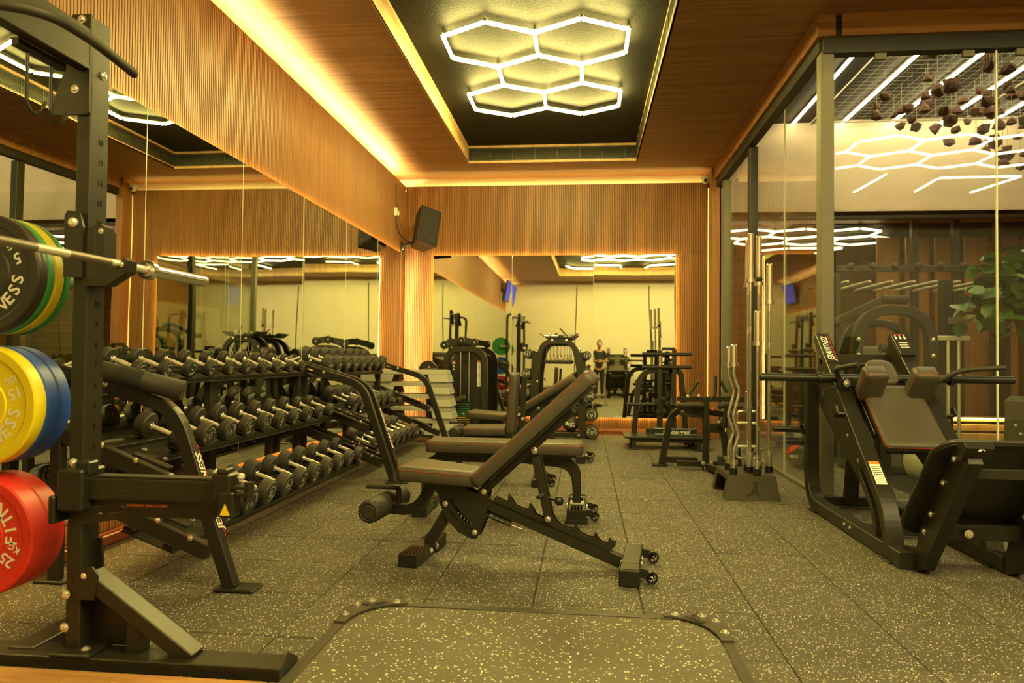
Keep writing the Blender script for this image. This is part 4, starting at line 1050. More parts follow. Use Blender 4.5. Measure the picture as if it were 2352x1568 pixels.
    for x in (1.60,2.46): B(MB().lathe([(.03,-.012),(.042,-.012),(.042,.012),(.03,.012)],(x,5.10,1.02),(1,0,0),18),'horn_collar','plastic')
    for x in (1.212,2.858): B(MB().sphere((x,5.10,1.02),.0262,14,8,(.35,1,1)),'horn_end','plastic')
    for x in (1.865,2.195): B(MB().bar(V((x,5.16,.98))+r*.08,V((x,5.16,.98))-r*.50,.05,.05,.004,(1,0,0)),'carriage_rail')
    bp = MB().pad(V((2.03,4.84,.755))-pn*.0,(1,0,0),r,.37,.56,.062,.03,.016,5).build('back_pad','vinyl',t); piping(t,V((2.03,4.84,.755)),(1,0,0),r,.37,.56,.046,.03,0,bp)
    B(MB().bar(V((2.03,4.84,.755))-pn*.012+r*.27,V((2.03,4.84,.755))-pn*.012-r*.27,.33,.018,.003,(1,0,0)),'pad_board','plastic')
    hp = MB().pad(V((2.03,5.16,1.03))+pn*.0,(1,0,0),r,.19,.24,.06,.07,.016,6).build('head_pad','vinyl',t)
    for x in (1.875,2.185):
        c = V((x,5.04,.925))+r*.035
        sp = MB().pad(c+pn*.03-r*.045,(1,0,0),-pn,.155,.10,.0,.03,.01,4) if False else MB()
        sp = MB().pad(c+pn*.14-r*.05,(1,0,0),pn,.150,.24,.10,.03,.018,5)
        so = sp.build('shoulder_pad','vinyl',t)
        piping(t,c+pn*.14-r*.05,V((1,0,0)),pn,.150,.24,.080,.03,0,so)
        B(MB().bar(V((x,5.10,1.0)),c+pn*.02,.07,.03,.004,(1,0,0)),'pad_arm')
    for s, x in ((1,2.30),(-1,1.76)):
        B(MB().bar((x-.10*s,5.08,.985),(x+.05*s,5.06,.985),.06,.05,.005),'handle_bracket','plastic')
        MB().bolt((x,5.02,.985),(0,-1,0),.017,10).build('bolt','bolt',t)
        B(MB().sphere((x-.01*s,5.07,1.0),.03,10,6),'pivot','plastic')
    B(MB().tube(fillet([(2.33,5.06,.99),(2.47,4.98,1.085),(2.71,4.92,1.105)],.05,5),.017,10),'grip_handle','foam')
    B(MB().tube(fillet([(1.73,5.06,1.00),(1.67,4.98,1.085),(1.775,4.86,1.115)],.03,5),.017,10),'grip_handle','foam')
    B(MB().tube(fillet([(1.73,5.06,.97),(1.62,5.05,.94),(1.60,5.0,.90)],.03,4),.008,8),'release_lever','plastic')
    # foot plate seen from below
    e = V((0,-.42,.52)).normalized(); en = V((1,0,0)).cross(e); o = V((2.06,3.90,.475))
    def rr(L, W, r_): 
        pts = []
        for (sx, sy, a0) in ((1,1,0),(-1,1,PI/2),(-1,-1,PI),(1,-1,1.5*PI)):
            for k in range(6): a = a0+PI/2*k/5; pts.append((sx*(L/2-r_)+r_*math.cos(a),sy*(W/2-r_)+r_*math.sin(a)))
        return pts
    pl = B(MB().prism(rr(.68,.68,.09),.016,o,(1,0,0),e),'foot_plate')
    rim = [o+V((1,0,0))*p[0]+e*p[1]-en*.012 for p in rr(.68,.68,.09)]; rim.append(rim[0])
    B(MB().tube(rim,.013,6,False),'plate_rim','metal',pl)
    B(MB().prism(rr(.60,.60,.06),.004,o+en*.010,(1,0,0),e),'tread','plastic',pl)
    for x, s in ((1.83,-1),(2.29,1)):
        B(MB().prism([(4.30,.0),(4.10,.0),(4.03,.03),(3.56,.66),(3.60,.73),(3.68,.73),(4.02,.33),(4.10,.12),(4.30,.09)],.065,(x,0,0),(0,1,0),(0,0,1)),'support_arm')
        for (y,z) in ((3.69,.665),(3.80,.53),(3.93,.345),(4.00,.24)): MB().bolt((x-.034,y,z),(-1,0,0),.013,8).build('bolt','bolt',t)
        B(MB().box(V((x+.01,3.575,.715)),(.13,.04,.09),(.65,0,0),.005),'arm_cap')
    lg = MB(); logo_j(lg,V((1.84,3.545,.735)),(1,0,0),(0,.6,.8),.035,.004); lg.build('emblem','steel',t)
    B(MB().bar((1.83,4.0,.245),(2.29,4.0,.245),.05,.08,.004),'cross_beam'); B(MB().bar((1.83,3.66,.60),(2.29,3.66,.60),.03,.05,.004),'cross_beam')
    for (x,y,z) in ((2.08,3.70,.60),(1.99,3.97,.245)): MB().lathe([(.022,0),(.022,.004),(.014,.005),(.014,.014),(0,.016)],(x,y-.025,z),(0,-1,.0),12).build('bolt','steel',t)
    return t
hs = hack_squat()
# ------------------------------------------------------------------ barbell stand and its bars
t = thing('barbell_stand', 'low black trapezoid stand with a cut-out J, holding upright chrome bars', 'stand', (1.356,6.25,0))
o_ = [(-.22,-.30),(.22,-.30),(.22,.30),(-.22,.30)]
mb = MB(); x0, x1, y0, y1 = 1.137,1.577,5.95,6.55; X0,X1,Y0,Y1 = 1.172,1.548,5.985,6.515
for (A, B_) in (((x0,y0,X0,Y0),(x1,y0,X1,Y0)),((x1,y0,X1,Y0),(x1,y1,X1,Y1)),((x1,y1,X1,Y1),(x0,y1,X0,Y1))):
    a0, a1 = V((A[0],A[1],0)), V((A[2],A[3],.19)); b0, b1 = V((B_[0],B_[1],0)), V((B_[2],B_[3],.19))
    n = (b0-a0).cross(a1-a0).normalized()*.008
    mb.add([a0,b0,b1,a1,a0-n,b0-n,b1-n,a1-n],[(0,1,2,3),(7,6,5,4),(0,4,5,1),(1,5,6,2),(2,6,7,3),(3,7,4,0)])
mb.build('side_plates','grey_metal',t,kind='stuff'); mb = MB()
a0,a1,b0,b1 = V((x0,y1,0)),V((X0,Y1,.19)),V((x0,y0,0)),V((X0,Y0,.19)); n=(b0-a0).cross(a1-a0).normalized()
P=lambda u,v:(a0*(1-v)+a1*v)*(1-u)+(b0*(1-v)+b1*v)*u
for (u0,u1,v0,v1) in ((0,.16,0,1),(.84,1,0,1),(.16,.84,.80,1)):
    q=[P(u0,v0),P(u1,v0),P(u1,v1),P(u0,v1)]; mb.add(q+[p-n*.008 for p in q],[(0,1,2,3),(7,6,5,4),(0,4,5,1),(1,5,6,2),(2,6,7,3),(3,7,4,0)])
mb.build('open_side','grey_metal',t)
MB().box((1.36,6.25,.19),(.376,.53,.008),None,.002).build('top_plate','grey_metal',t)
lg = MB(); logo_j(lg,(1.36,5.965,.095),(1,0,0),(0,.18,.98),.115,.004); lg.build('cut_out_emblem','black_print',t,label='slanted J emblem')
def sleeve_prof(L, r=.025): return [(.0,0),(r-.003,0),(r,.004),(r,L-.035),(r+.012,L-.035),(r+.012,L),(.014,L)]
bars = [(1.375,6.14,2.20,.415,'olympic',.014),(1.505,6.40,2.22,.435,'olympic',.014),(1.545,6.20,1.95,.34,'olympic',.0135),(1.405,6.01,1.54,.285,'straight',.0135),(1.222,6.04,1.262,.18,'curl',.0135),(1.232,6.30,1.25,.18,'curl',.0135),(1.425,6.45,2.19,.415,'olympic',.014),(1.385,6.26,.87,.16,'tricep',.0125)]
BL = ['olympic bar upright in the stand, left of the tall pair','tallest chrome bar at the back of the stand, with black clip','shorter olympic bar at the outer side of the stand, near the glass','short straight chrome bar standing at the front of the stand','zigzag chrome curl bar at the front inner corner of the stand','second zigzag curl bar, behind the front one in the stand','chrome bar standing directly beside the tallest one','short chrome bar with a rectangular two-grip frame in the stand']
for (x, y, h, ls, kind, r), lb in zip(bars, BL):
    t = thing('barbell', lb, 'barbell', (x,y,.19), 'chrome bars in the barbell stand')
    MB().cyl((x,y,.194),(x,y,.25),.033,14).build('socket','plastic',t)
    z0 = .21; zt = h
    MB().lathe(sleeve_prof(ls),(x,y,zt),(0,0,-1),20).build('sleeve','chrome',t)
    low = .10 if kind != 'olympic' else .16
    MB().lathe([(0,0),(.022,0),(.025,.004),(.025,low-.03),(.037,low-.03),(.037,low),(.014,low)],(x,y,z0),(0,0,1),20).build('sleeve','chrome',t)
    a, b = z0+low, zt-ls
    if kind == 'curl':
        L = b-a; pts = [(x,y,a),(x,y,a+.10*L),(x+.045,y,a+.28*L),(x-.005,y,a+.46*L),(x+.035,y,a+.66*L),(x+.045,y,a+.74*L),(x,y,a+.90*L),(x,y,b)]
        MB().tube(fillet(pts,.03,4),r,12).build('shaft','chrome',t)
    elif kind == 'tricep':
        w = .09; MB().tube(fillet([(x-w,y,.33),(x-w,y,.70),(x+w,y,.70),(x+w,y,.30),(x-w,y,.30),(x-w,y,.36)],.04,5),.0115,10).build('frame','chrome',t)
        for zz in (.40,.60): MB().cyl((x-w,y,zz),(x+w,y,zz),.013,12).build('grip','steel',t)
        MB().cyl((x,y,.70),(x,y,b),.0125,12).build('shaft','chrome',t)
    else:
        MB().cyl((x,y,a),(x,y,b),r,14).build('shaft','chrome',t)
        L = b-a
        for (u, v) in ((.06,.26),(.30,.47),(.53,.70),(.74,.95)): MB().lathe([(r+.0006,0),(r+.0006,(v-u)*L)],(x,y,a+u*L),(0,0,1),14).build('knurling','knurl' ,t)
t = thing('collar_clip', 'small black collar clip on the tallest chrome bar of the stand', 'clip', (1.505,6.40,1.84))
MB().box((1.505,6.40,1.835),(.058,.058,.055),None,.008).cyl((1.48,6.365,1.84),(1.53,6.36,1.84),.010,8).build('clip_body','plastic',t)

# ------------------------------------------------------------------ aerobic steps, ball rack, weight stack, machines at the back
for k in range(6):
    z = .0+.160*k; dx = (0,-.02,.01,.03,.045,.05)[5-k]; xr = -1.67-.022*k; xl = -2.74; W = xr-xl; y0, y1 = 9.22, 9.60
    t = thing('aerobic_step', '%s grey aerobic step of the stack beside the dumbbell rack' % ['bottom','second from bottom','third from bottom','third from top','second from top','topmost'][k], 'step', ((xl+xr)/2,9.41,z), 'stack of grey aerobic steps')
    mb = MB()
    xc = (xl+xr)/2; zt = z+.158
    def ring(e, zz): return [V((xl+e,y0+e*.6,zz)),V((xr-e,y0+e*.6,zz)),V((xr-e,y1-e*.6,zz)),V((xl+e,y1-e*.6,zz))]
    r0, r1, r2, r3 = ring(0,z+.005), ring(.055,zt-.035), ring(.060,zt-.012), ring(.075,zt)
    # end blocks (trapezoid) left and right, deck across the top
    for (sa, sb) in ((0.0,.20),(.74,1.0)):
        xa0, xb0 = xl+W*sa, xl+W*sb; ta = .028 if sa == 0 else -.03; tb = .03 if sb < 1 else -.028
        q = [V((xa0,y0,z+.004)),V((xb0,y0,z+.004)),V((xb0,y1,z+.004)),V((xa0,y1,z+.004)),V((xa0+ta,y0+.02,zt-.06)),V((xb0+tb-.0,y0+.02,zt-.06)),V((xb0+tb,y1-.02,zt-.06)),V((xa0+ta,y1-.02,zt-.06))]
        mb.add(q,[(0,3,2,1),(4,5,6,7),(0,1,5,4),(1,2,6,5),(2,3,7,6),(3,0,4,7)])
    d0, d1, d2 = ring(.030,zt-.055), ring(.042,zt-.010), ring(.055,zt)
    mb.add(d0+d1+d2,[(3,2,1,0)]+[(i,(i+1)%4,4+(i+1)%4,4+i) for i in range(4)]+[(4+i,4+(i+1)%4,8+(i+1)%4,8+i) for i in range(4)]+[(8,9,10,11)])
    mb.build('deck','step',t)
    for s in (.205,.66): MB().prism([(xl+W*s,z+.01),(xl+W*(s+.085),z+.01),(xl+W*(s+.065),zt-.062),(xl+W*(s+.015),zt-.062)],.30,(0,9.41,0),(1,0,0),(0,0,1)).build('riser_foot','plastic',t)
def ball(c, r, label, num=None):
    t = thing('medicine_ball', label, 'ball', (c[0],c[1],c[2]-r)); b = MB().sphere(c,r,24,14).build('skin','rubber',t)
    return t
# ball and dumbbell tower with a tool tray on top
TY = 10.2
t = thing('accessory_rack', 'black arched storage rack with tool tray, hanging grips and dumbbells down both sides', 'rack', (-.40,TY,0))
for y in (TY-.02, TY+.30):
    MB().sweep(fillet([(-.72,y,.02),(-.69,y,1.0),(-.60,y,1.375),(-.17,y,1.375),(-.08,y,1.0),(-.03,y,.02)],[.3,.16,.16,.3],7),(0,1,0),.035,.038,.006).build('arch_frame','metal',t)
for s, x in ((-1,-.72),(1,-.035)):
    MB().prism([(x-.055,.03),(x+.055,.03),(x-s*.01+.05,1.22),(x-s*.01-.05,1.22)],.012,(0,TY-.065,0),(1,0,0),(0,0,1)).build('side_panel','metal',t)
    MB().box((x+.0,TY+.14,.012),(.12,.50,.024),None,.004).build('foot','plastic',t)
    for z in (1.26,.80,.53,.05): MB().bolt((x-s*.045,TY-.075,z),(0,-1,0),.012,8).build('bolt','bolt',t)
for z, w in ((.045,.66),(.40,.62)): MB().bar((-.38-w/2,TY+.0,z),(-.38+w/2,TY+.0,z),.05,.07,.004).build('shelf_rail','metal',t); MB().bar((-.38-w/2,TY+.28,z),(-.38+w/2,TY+.28,z),.05,.07,.004).build('shelf_rail','metal',t)
for x in (-.47,-.27): MB().bolt((x,TY-.056,1.385),(0,-1,0),.014,8).build('bolt','bolt',t)
MB().prism([(-.66,1.485),(-.64,1.485),(-.56,1.435),(-.20,1.435),(-.12,1.485),(-.10,1.485),(-.20,1.418),(-.56,1.418)],.42,(0,TY+.13,0),(1,0,0),(0,0,1)).build('tool_tray','plastic',t)
hb = MB().bar((-.56,TY+.1,1.335),(-.20,TY+.1,1.335),.03,.02,.002).build('hook_rail','metal',t)
for k in range(7):
    x = -.55+.055*k
    MB().tube([(x,TY+.10,1.33),(x,TY+.10,1.19),(x+.008,TY+.08,1.175),(x+.012,TY+.05,1.19)],.004,6).build('hook','steel',hb)
for k in range(7):
    x = -.55+.055*k; y = TY+.045
    g = thing('cable_grip', '%s of the chrome and black cable grips hanging in the arched rack' % (ORD[k]+' from the steps'), 'cable grip', (x,y,1.18), 'cable grips hanging in the arched rack')
    MB().cyl((x,y,1.185),(x,y,1.15),.008,8).tube([(x,y,1.15),(x-.03,y-.03,1.10),(x+.03,y-.03,1.10),(x,y,1.15)],.005,6,False).build('shackle','chrome',g)
    MB().sphere((x,y-.03,1.08),.028,10,6,(1.3,.9,1.1)).build('handle','foam',g)
for k, (x, y, m) in enumerate(((-.50,TY+.05,'chrome'),(-.42,TY+.15,'plastic'),(-.30,TY+.02,'chrome'),(-.24,TY+.1,'steel'))):
    g = thing('cable_bar', ['chrome straight bar lying on the tool tray','black rope grip lying on the tool tray','chrome bar sticking up from the tool tray','small steel grip standing on the tool tray'][k], 'cable grip', (x,y,1.44))
    if k == 2: MB().tube(fillet([(x,y,1.45),(x+.03,y+.1,1.47),(x-.06,y,1.56)],.03,4),.011,8).build('bar',m,g)
    elif k == 3: MB().tube(fillet([(x,y,1.445),(x,y,1.50),(x+.03,y,1.50),(x+.03,y,1.445)],.012,4),.010,8).build('bar',m,g)
    else: MB().cyl((x-.10,y,1.455),(x+.10,y+.03,1.455),.018 if k else .014,10).sphere((x,y,1.475),.022,8,6).build('bar',m,g)
side_db = [(-.815,1.19,.062,5),(-.826,.915,.070,7.5),(-.843,.645,.078,12.5),(-.850,.385,.084,15),(-.868,.123,.088,17.5),(.027,1.176,.062,5),(.030,.93,.070,7.5),(.066,.61,.082,12.5),(.096,.342,.090,15),(.105,.103,.096,17.5)]
PN = ['topmost','second from top','middle','second from bottom','bottom']
for k, (x, z, r, w) in enumerate(side_db):
    sd = 'on the glass wall side' if k > 4 else 'on the step stack side'
    for key in list(DBP):
        pass
    DBP.pop((w, r), None)
    dumbbell(w, r, .26, .085, (x,TY-.02,z), '%s round dumbbell racked %s of the arched rack' % (PN[k%5], sd), 'dumbbells on the arched rack', rot=(0,0,-PI/2))
    s = 1 if k > 4 else -1
    MB().prism([(x-s*(r+.03),z-r*.9),(x-s*.01,z-r-.012),(x+s*r*.75,z-r*.85),(x+s*r*.8,z-r*.65),(x,z-r-.001),(x-s*r*.75,z-r*.55)] if s < 0 else [(x-s*(r+.03),z-r*.9),(x-s*.01,z-r-.012),(x+s*r*.75,z-r*.85),(x+s*r*.8,z-r*.65),(x,z-r-.001),(x-s*r*.75,z-r*.55)],.03,(0,TY+.0,0),(1,0,0),(0,0,1)).build('side_cradle','metal',bpy.data.objects['accessory_rack'])
bt = ball((-.192,10.22,.205),.117,'black 15kg medicine ball on the bottom shelf of the arched rack')
w = MB(); w.text('15kg',.075,(-.20,10.22-.116,.20),(-1,0,0),(0,0,-1),lift=-.0035); 
for i_, v in enumerate(w.v):
    dx, dz = v.x+.192, v.z-.205; v.y = 10.22-math.sqrt(max(1e-4,.1185**2-dx*dx-dz*dz))
w.build('lettering','white',bt)
ball((-.46,10.25,.205),.117,'plain black medicine ball deeper on the bottom shelf of the arched rack')
for k,(x,m) in enumerate(((-.50,'rubber'),(-.26,'foam'))): 
    g = thing('medicine_ball', ['dark medicine ball on the middle shelf of the arched rack, nearer the steps','dark medicine ball on the middle shelf of the arched rack, nearer the glass'][k], 'ball', (x,10.26,.44)); MB().sphere((x,10.26,.555),.115,20,12).build('skin',m,g)

# weight stack machine in the corner
GYm = 10.12
t = thing('weight_stack_machine', 'black cable machine with arched frame, weight stack and pulley arm by the back mirror', 'gym machine', (-1.71,GYm,0))
MB().sweep(fillet([(-1.985,GYm,.02),(-1.985,GYm,1.25),(-1.43,GYm,1.25),(-1.43,GYm,.02)],[.22,.22],8),(0,1,0),.045,.042,.008).build('arch_frame','metal',t)
sh_ = [(-1.90,.08),(-1.47,.08),(-1.47,1.06)]+[(-1.62+.15*math.cos(a),1.06+.14*math.sin(a)) for a in [PI/2*k/6 for k in range(7)]]+[(-1.75+.15*math.cos(a),1.06+.14*math.sin(a)) for a in [PI/2+PI/2*k/6 for k in range(7)]]
MB().prism(sh_,.04,(0,GYm+.06,0),(1,0,0),(0,0,1)).build('shroud','plastic',t)
for x in (-1.775,-1.652): MB().cyl((x,GYm-.02,.50),(x,GYm-.02,1.22),.010,10).build('guide_rod','chrome',t)
MB().box((-1.714,GYm-.02,1.10),(.10,.03,.03),None,.003).build('top_block','metal',t)
for k in range(13):
    z = .09+.031*k; MB().box((-1.715,GYm-.03,z),(.20,.07,.027),None,.003).build('weight_plate','metal',t)
    MB().box((-1.715,GYm-.0655,z),(.17,.001,.006)).build('plate_mark',['red_print','red_print','red_print','yellow_print','yellow_print','yellow_print','yellow_print','p_green','p_green','p_green','p_green','p_green','p_green'][k],t.children[-1])
MB().cyl((-1.715,GYm-.07,.33),(-1.715,GYm-.10,.33),.012,10).build('selector_pin','steel',t)
arm = MB().prism([(-2.04,1.27),(-1.96,1.275),(-1.78,1.33),(-1.58,1.31),(-1.53,1.345),(-1.55,1.39),(-1.72,1.42),(-1.96,1.385),(-2.05,1.34)],.07,(0,GYm-.0,0),(1,0,0),(0,0,1)).build('pulley_arm','metal',t)
for (x,z) in ((-2.011,1.305),(-1.764,1.37),(-1.575,1.345)):
    MB().lathe([(0,0),(.055,0),(.060,.008),(.060,.02),(.045,.024),(.04,.018),(.012,.018),(.012,.03),(0,.03)],(x,GYm-.035,z),(0,-1,0),20).build('pulley','plastic',arm)
    MB().bolt((x,GYm-.064,z),(0,-1,0),.010,8).build('bolt','bolt',arm)
lb = MB().box((-1.515,GYm+.039,.90),(.055,.002,.37)).build('instruction_label','white',t); MB().box((-1.515,GYm+.0375,1.065),(.055,.002,.02)).build('label_band','orange_print',lb)
tl = MB()
for k in range(14): tl.box((-1.515,GYm+.0375,.74+.022*k),(.042,.001,.006))
tl.build('small_print','grey_print',lb,kind='stuff')
lb = MB().box((-1.885,GYm+.039,1.0),(.055,.002,.17)).build('exercise_diagram','black_print',t); MB().box((-1.885,GYm+.0375,1.075),(.055,.001,.01)).build('label_band','red_print',lb)
for k,(dx,dz) in enumerate(((-.015,.05),(0,.05),(.015,.05),(0,.0),(0,-.04))): MB().box((-1.885+dx,GYm+.0375,1.0+dz),(.008 if k<3 else .016,.001,.03 if k<3 else .018)).build('figure','white',lb)
MB().bar((-1.90,GYm-.12,.50),(-1.68,GYm-.16,.58),.045,.06,.006,(0,1,0)).build('lever_pad','vinyl',t)
MB().lathe([(0,0),(.13,0),(.145,.01),(.145,.03),(.13,.04),(0,.04)],(-2.25,GYm+.02,.935),(0,-1,0),30).build('cam_disc','metal',t)
MB().box((-2.20,GYm-.06,.955),(.22,.05,.035),None,.012).build('arm_pad','vinyl',t); MB().box((-2.25,GYm+.03,.48),(.06,.05,.94),None,.005).build('cam_post','metal',t)
MB().bolt((-2.22,GYm-.09,.985),(0,-1,0),.012,8).build('bolt','bolt',t)
MB().box((-1.85,GYm+.03,.012),(.95,.34,.024),None,.004).build('base','metal',t)

# belt squat platform machine
Y0 = 9.55
t = thing('belt_squat_machine', 'black plate loaded squat machine with ribbed platform and weight pegs, against the back mirror', 'gym machine', (1.0,9.6,0))
pf = MB().box((1.03,9.35,.150),(1.06,.62,.022),None,.006).build('platform','metal',t)
rb = MB()
for k in range(26): rb.box((.54+.039*k,9.35,.1625),(.018,.58,.004))
rb.build('tread_ribs','metal',pf,kind='stuff')
MB().box((1.03,9.35,.115),(.92,.5,.05),None,.004).build('platform_frame','metal',t)
for x in (.62,1.42):
    MB().box((x,9.10,.06),(.05,.05,.10),None,.004).build('leg','metal',t); MB().box((x,9.08,.008),(.13,.12,.016),None,.004).build('foot_plate','plastic',t)
    MB().box((x,9.60,.06),(.05,.05,.10),None,.004).build('leg','metal',t); MB().box((x,9.62,.008),(.13,.12,.016),None,.004).build('foot_plate','plastic',t)
MB().sweep(fillet([(.64,Y0,.02),(.72,Y0,.985),(1.15,Y0,.985)],[.24],8),(0,1,0),.035,.034,.006).build('side_arch','metal',t)
MB().sweep(fillet([(1.335,Y0,.02),(1.25,Y0,.985),(1.10,Y0,.985)],[.24],8),(0,1,0),.035,.034,.006).build('side_arch','metal',t)
for (x,z0,z1) in ((.977,.16,1.25),(1.16,.16,1.27)): MB().box((x,Y0-.06,(z0+z1)/2),(.055,.06,z1-z0),None,.004).build('upright','metal',t)
q = t.children[-2]
MB().box((.977,Y0-.0915,1.125),(.034,.003,.25)).build('name_plate','black_print',q); MB().text(BRAND,.030,(.975,Y0-.0935,1.125),(0,0,1),(-1,0,0),shear=.22,sx=.95).build('lettering','white',q); MB().box((.992,Y0-.094,1.125),(.004,.001,.25)).build('red_stripe','red_print',q)
for z in (1.20,1.03):
    MB().cyl((.745,Y0-.08,z),(1.385,Y0-.08,z),.024,14).build('weight_peg','metal',t)
MB().box((1.09,Y0-.03,1.27),(.17,.06,.04),None,.004).build('top_bar','metal',t)
for (x,s) in ((.90,-1),(1.10,1)):
    MB().cyl((x,Y0-.16,.55),(x-.36 if s<0 else x+.2,Y0-.16,.545),.024,14).build('loading_peg','metal',t)
    MB().lathe([(.03,0),(.04,0),(.04,.03),(.03,.03)],(x,Y0-.16,.55),(s,0,0),14).build('peg_collar','plastic',t)
MB().bar((.977,Y0-.10,.62),(.977,Y0-.10,.18),.07,.05,.004,(1,0,0)).build('lever_arm','metal',t)
for (x,z) in ((.93,.58),(1.02,.62),(.95,.44),(1.03,.46),(1.08,.56)): MB().lathe([(0,0),(.035,0),(.035,.03),(0,.03)],(x,Y0-.12,z),(0,-1,0),14).bolt((x,Y0-.15,z),(0,-1,0),.013,8).build('pulley','plastic',t)
MB().bar((.80,Y0-.05,.20),(1.30,Y0-.05,.20),.06,.06,.004).build('base_bar','metal',t)
t = thing('padded_belt', 'black padded squat belt with pale blue edges lying on the ribbed platform', 'belt', (1.16,9.28,.165))
mb = MB(); pth = []
for k in range(15):
    a = -1+2*k/14; pth.append((1.16+.26*a,9.30-.05*(1-a*a),.212+.0*a))
mb.sweep(pth,(0,0,1),.045,.012,.004); b_ = mb.build('belt','cloth',t)
for dz in (-.036,.036): MB().tube([(p[0],p[1]-.014,p[2]+dz) for p in pth],.007,6).build('edge_trim',plain('pale_blue_trim',(.25,.42,.46),.6) if 'pale_blue' not in M else M['pale_blue'],b_)
MB().text(BRAND,.055,(1.16,9.226,.212),(-1,0,0),(0,0,-1),shear=.2,lift=-.0) .build('lettering','white',b_)
# lever machine in front of it
t = thing('lever_squat_machine', 'black lever machine with foam handles and red knob behind the barbell stand', 'gym machine', (1.25,7.6,0))
Y = 7.5
MB().box((1.24,Y,.38),(.062,.07,.74),None,.005).build('column','metal',t)
MB().bar((.95,Y+.02,.725),(1.62,Y+.02,.735),.06,.05,.004).build('top_beam','metal',t)
MB().sweep(fillet([(.82,Y+.25,.02),(.92,Y+.20,.61),(1.22,Y+.05,.615)],[.2],8),(0,1,0),.035,.032,.006).build('side_arch','metal',t)
MB().sweep(fillet([(1.62,Y+.25,.02),(1.55,Y+.20,.55),(1.26,Y+.05,.60)],[.2],8),(0,1,0),.035,.032,.006).build('side_arch','metal',t)
for pts in ([(1.056,Y,.75),(1.10,Y,.82),(1.155,Y,.905)],[(1.275,Y,.715),(1.335,Y,.78),(1.335,Y,.97)],[(1.45,Y,.80),(1.42,Y,.86),(1.388,Y,.915)]): MB().tube(fillet(pts,.04,4),.017,10).build('grip_handle','foam',t)
MB().cyl((.92,Y-.04,.665),(1.21,Y-.04,.667),.028,16).build('foam_roller','foam',t); MB().cyl((1.36,Y-.04,.665),(1.62,Y-.04,.667),.028,16).build('foam_roller','foam',t)
sp = MB().pad((1.14,Y+.25,.53),(1,0,-.12),(0,1,0),.30,.30,.06,.04,.016,5).build('seat_pad','vinyl',t)
MB().sphere((1.299,Y-.06,.63),.018,12,8).build('red_knob','p_red',t)
MB().tube([(1.40,Y-.10,.47),(1.435,Y-.12,.69)],[.036,.022],14).build('cone_peg','plastic',t); MB().lathe([(.03,0),(.048,0),(.048,.03),(.03,.03)],(1.398,Y-.10,.455),(.15,0,1),14).build('peg_collar','plastic',t)
MB().bar((1.40,Y-.06,.44),(1.46,Y-.02,.02),.06,.06,.004,(0,1,0)).build('lever_arm','metal',t)
MB().box((1.32,Y-.02,.44),(.16,.08,.09),None,.006).build('pivot_block','metal',t)
MB().box((1.085,Y+.02,.065),(.27,.07,.05),None,.004).build('base_bar','metal',t); MB().box((1.40,Y+.02,.065),(.36,.07,.05),None,.004).build('base_bar','metal',t)
MB().box((1.0,Y+.28,.065),(.40,.06,.06),None,.004).build('side_bar','metal',t)
MB().bar((1.25,Y-.05,.05),(1.46,Y-.75,.05),.07,.06,.004).build('front_bar','metal',t)
MB().cyl((1.38,Y-.10,.03),(1.38,Y-.10,.16),.042,16).build('stopper','foam',t)
MB().box((.80,Y+.25,.010),(.16,.12,.02),None,.004).build('foot_plate','plastic',t); MB().box((1.62,Y+.25,.010),(.16,.12,.02),None,.004).build('foot_plate','plastic',t)
MB().prism([(1.17,.09),(1.19,.02),(1.245,-.0),(1.30,.02),(1.32,.09)],.03,(0,Y-.045,.01),(1,0,0),(0,0,1)).build('pivot_plate','metal',t)
for (x,z,r) in ((1.245,.035,.024),(1.205,.085,.014),(1.285,.088,.014),(1.36,.50,.013),(1.05,.76,.013),(1.16,.765,.013)): MB().bolt((x,Y-.065,z),(0,-1,0),r,10).build('bolt','bolt',t)
MB().box((1.41,Y-.145,.43),(.012,.001,.04)).build('warning_tag','yellow_print',t)
# wall speaker with bracket, cable and socket
t = thing('wall_speaker', 'black loudspeaker tilted on a bracket high in the corner', 'speaker', (-2.40,10.25,3.0))
R = Euler((math.radians(-12),math.radians(14),math.radians(38))).to_matrix()
c = V((-2.37,10.27,3.01))
sb = MB(); 
hw, hh, hd = .165, .285, .15
f = [(-hw,-hd),(hw,-hd),(hw*.62,hd),(-hw*.62,hd)]
sb.prism(f,2*hh,(0,0,0),(1,0,0),(0,1,0)); sb.v = [c+R @ v for v in sb.v]; so = sb.build('cabinet','plastic',t)
gr = MB().box((0,-hd-.004,0),(2*hw-.03,.010,2*hh-.04),None,.006); gr.v = [c+R @ v for v in gr.v]; gr.build('grille','cloth',t)
bd = MB().lathe([(0,0),(.010,0),(.010,.003),(0,.003)],(.06,-hd-.009,-.20),(0,-1,0),12); bd.v = [c+R @ v for v in bd.v]; bd.build('badge','chrome',t)
MB().bar((-2.77,10.52,2.80),(-2.50,10.38,2.85),.05,.04,.005).box((-2.775,10.52,2.79),(.03,.08,.16),None,.006).build('bracket','metal',t)
for z in (2.83,2.76): MB().bolt((-2.755,10.52,z),(1,0,0),.012,8).build('bolt','bolt',t)
t = thing('wall_socket', 'small white socket box with black cable loop on the walnut wall beside the speaker', 'socket', (-2.775,10.15,3.25))
MB().box((-2.77,10.15,3.25),(.04,.075,.11),None,.006).box((-2.755,10.21,3.24),(.03,.035,.06),None,.005).build('box','white',t)
MB().tube(fillet([(-2.77,10.16,3.66),(-2.76,10.16,3.30)],.05),.006,6).build('cable','plastic',t)
MB().tube(fillet([(-2.76,10.17,3.20),(-2.75,10.16,3.0),(-2.72,10.28,2.88),(-2.62,10.42,2.84)],.15,6),.010,8).build('cable','plastic',t)
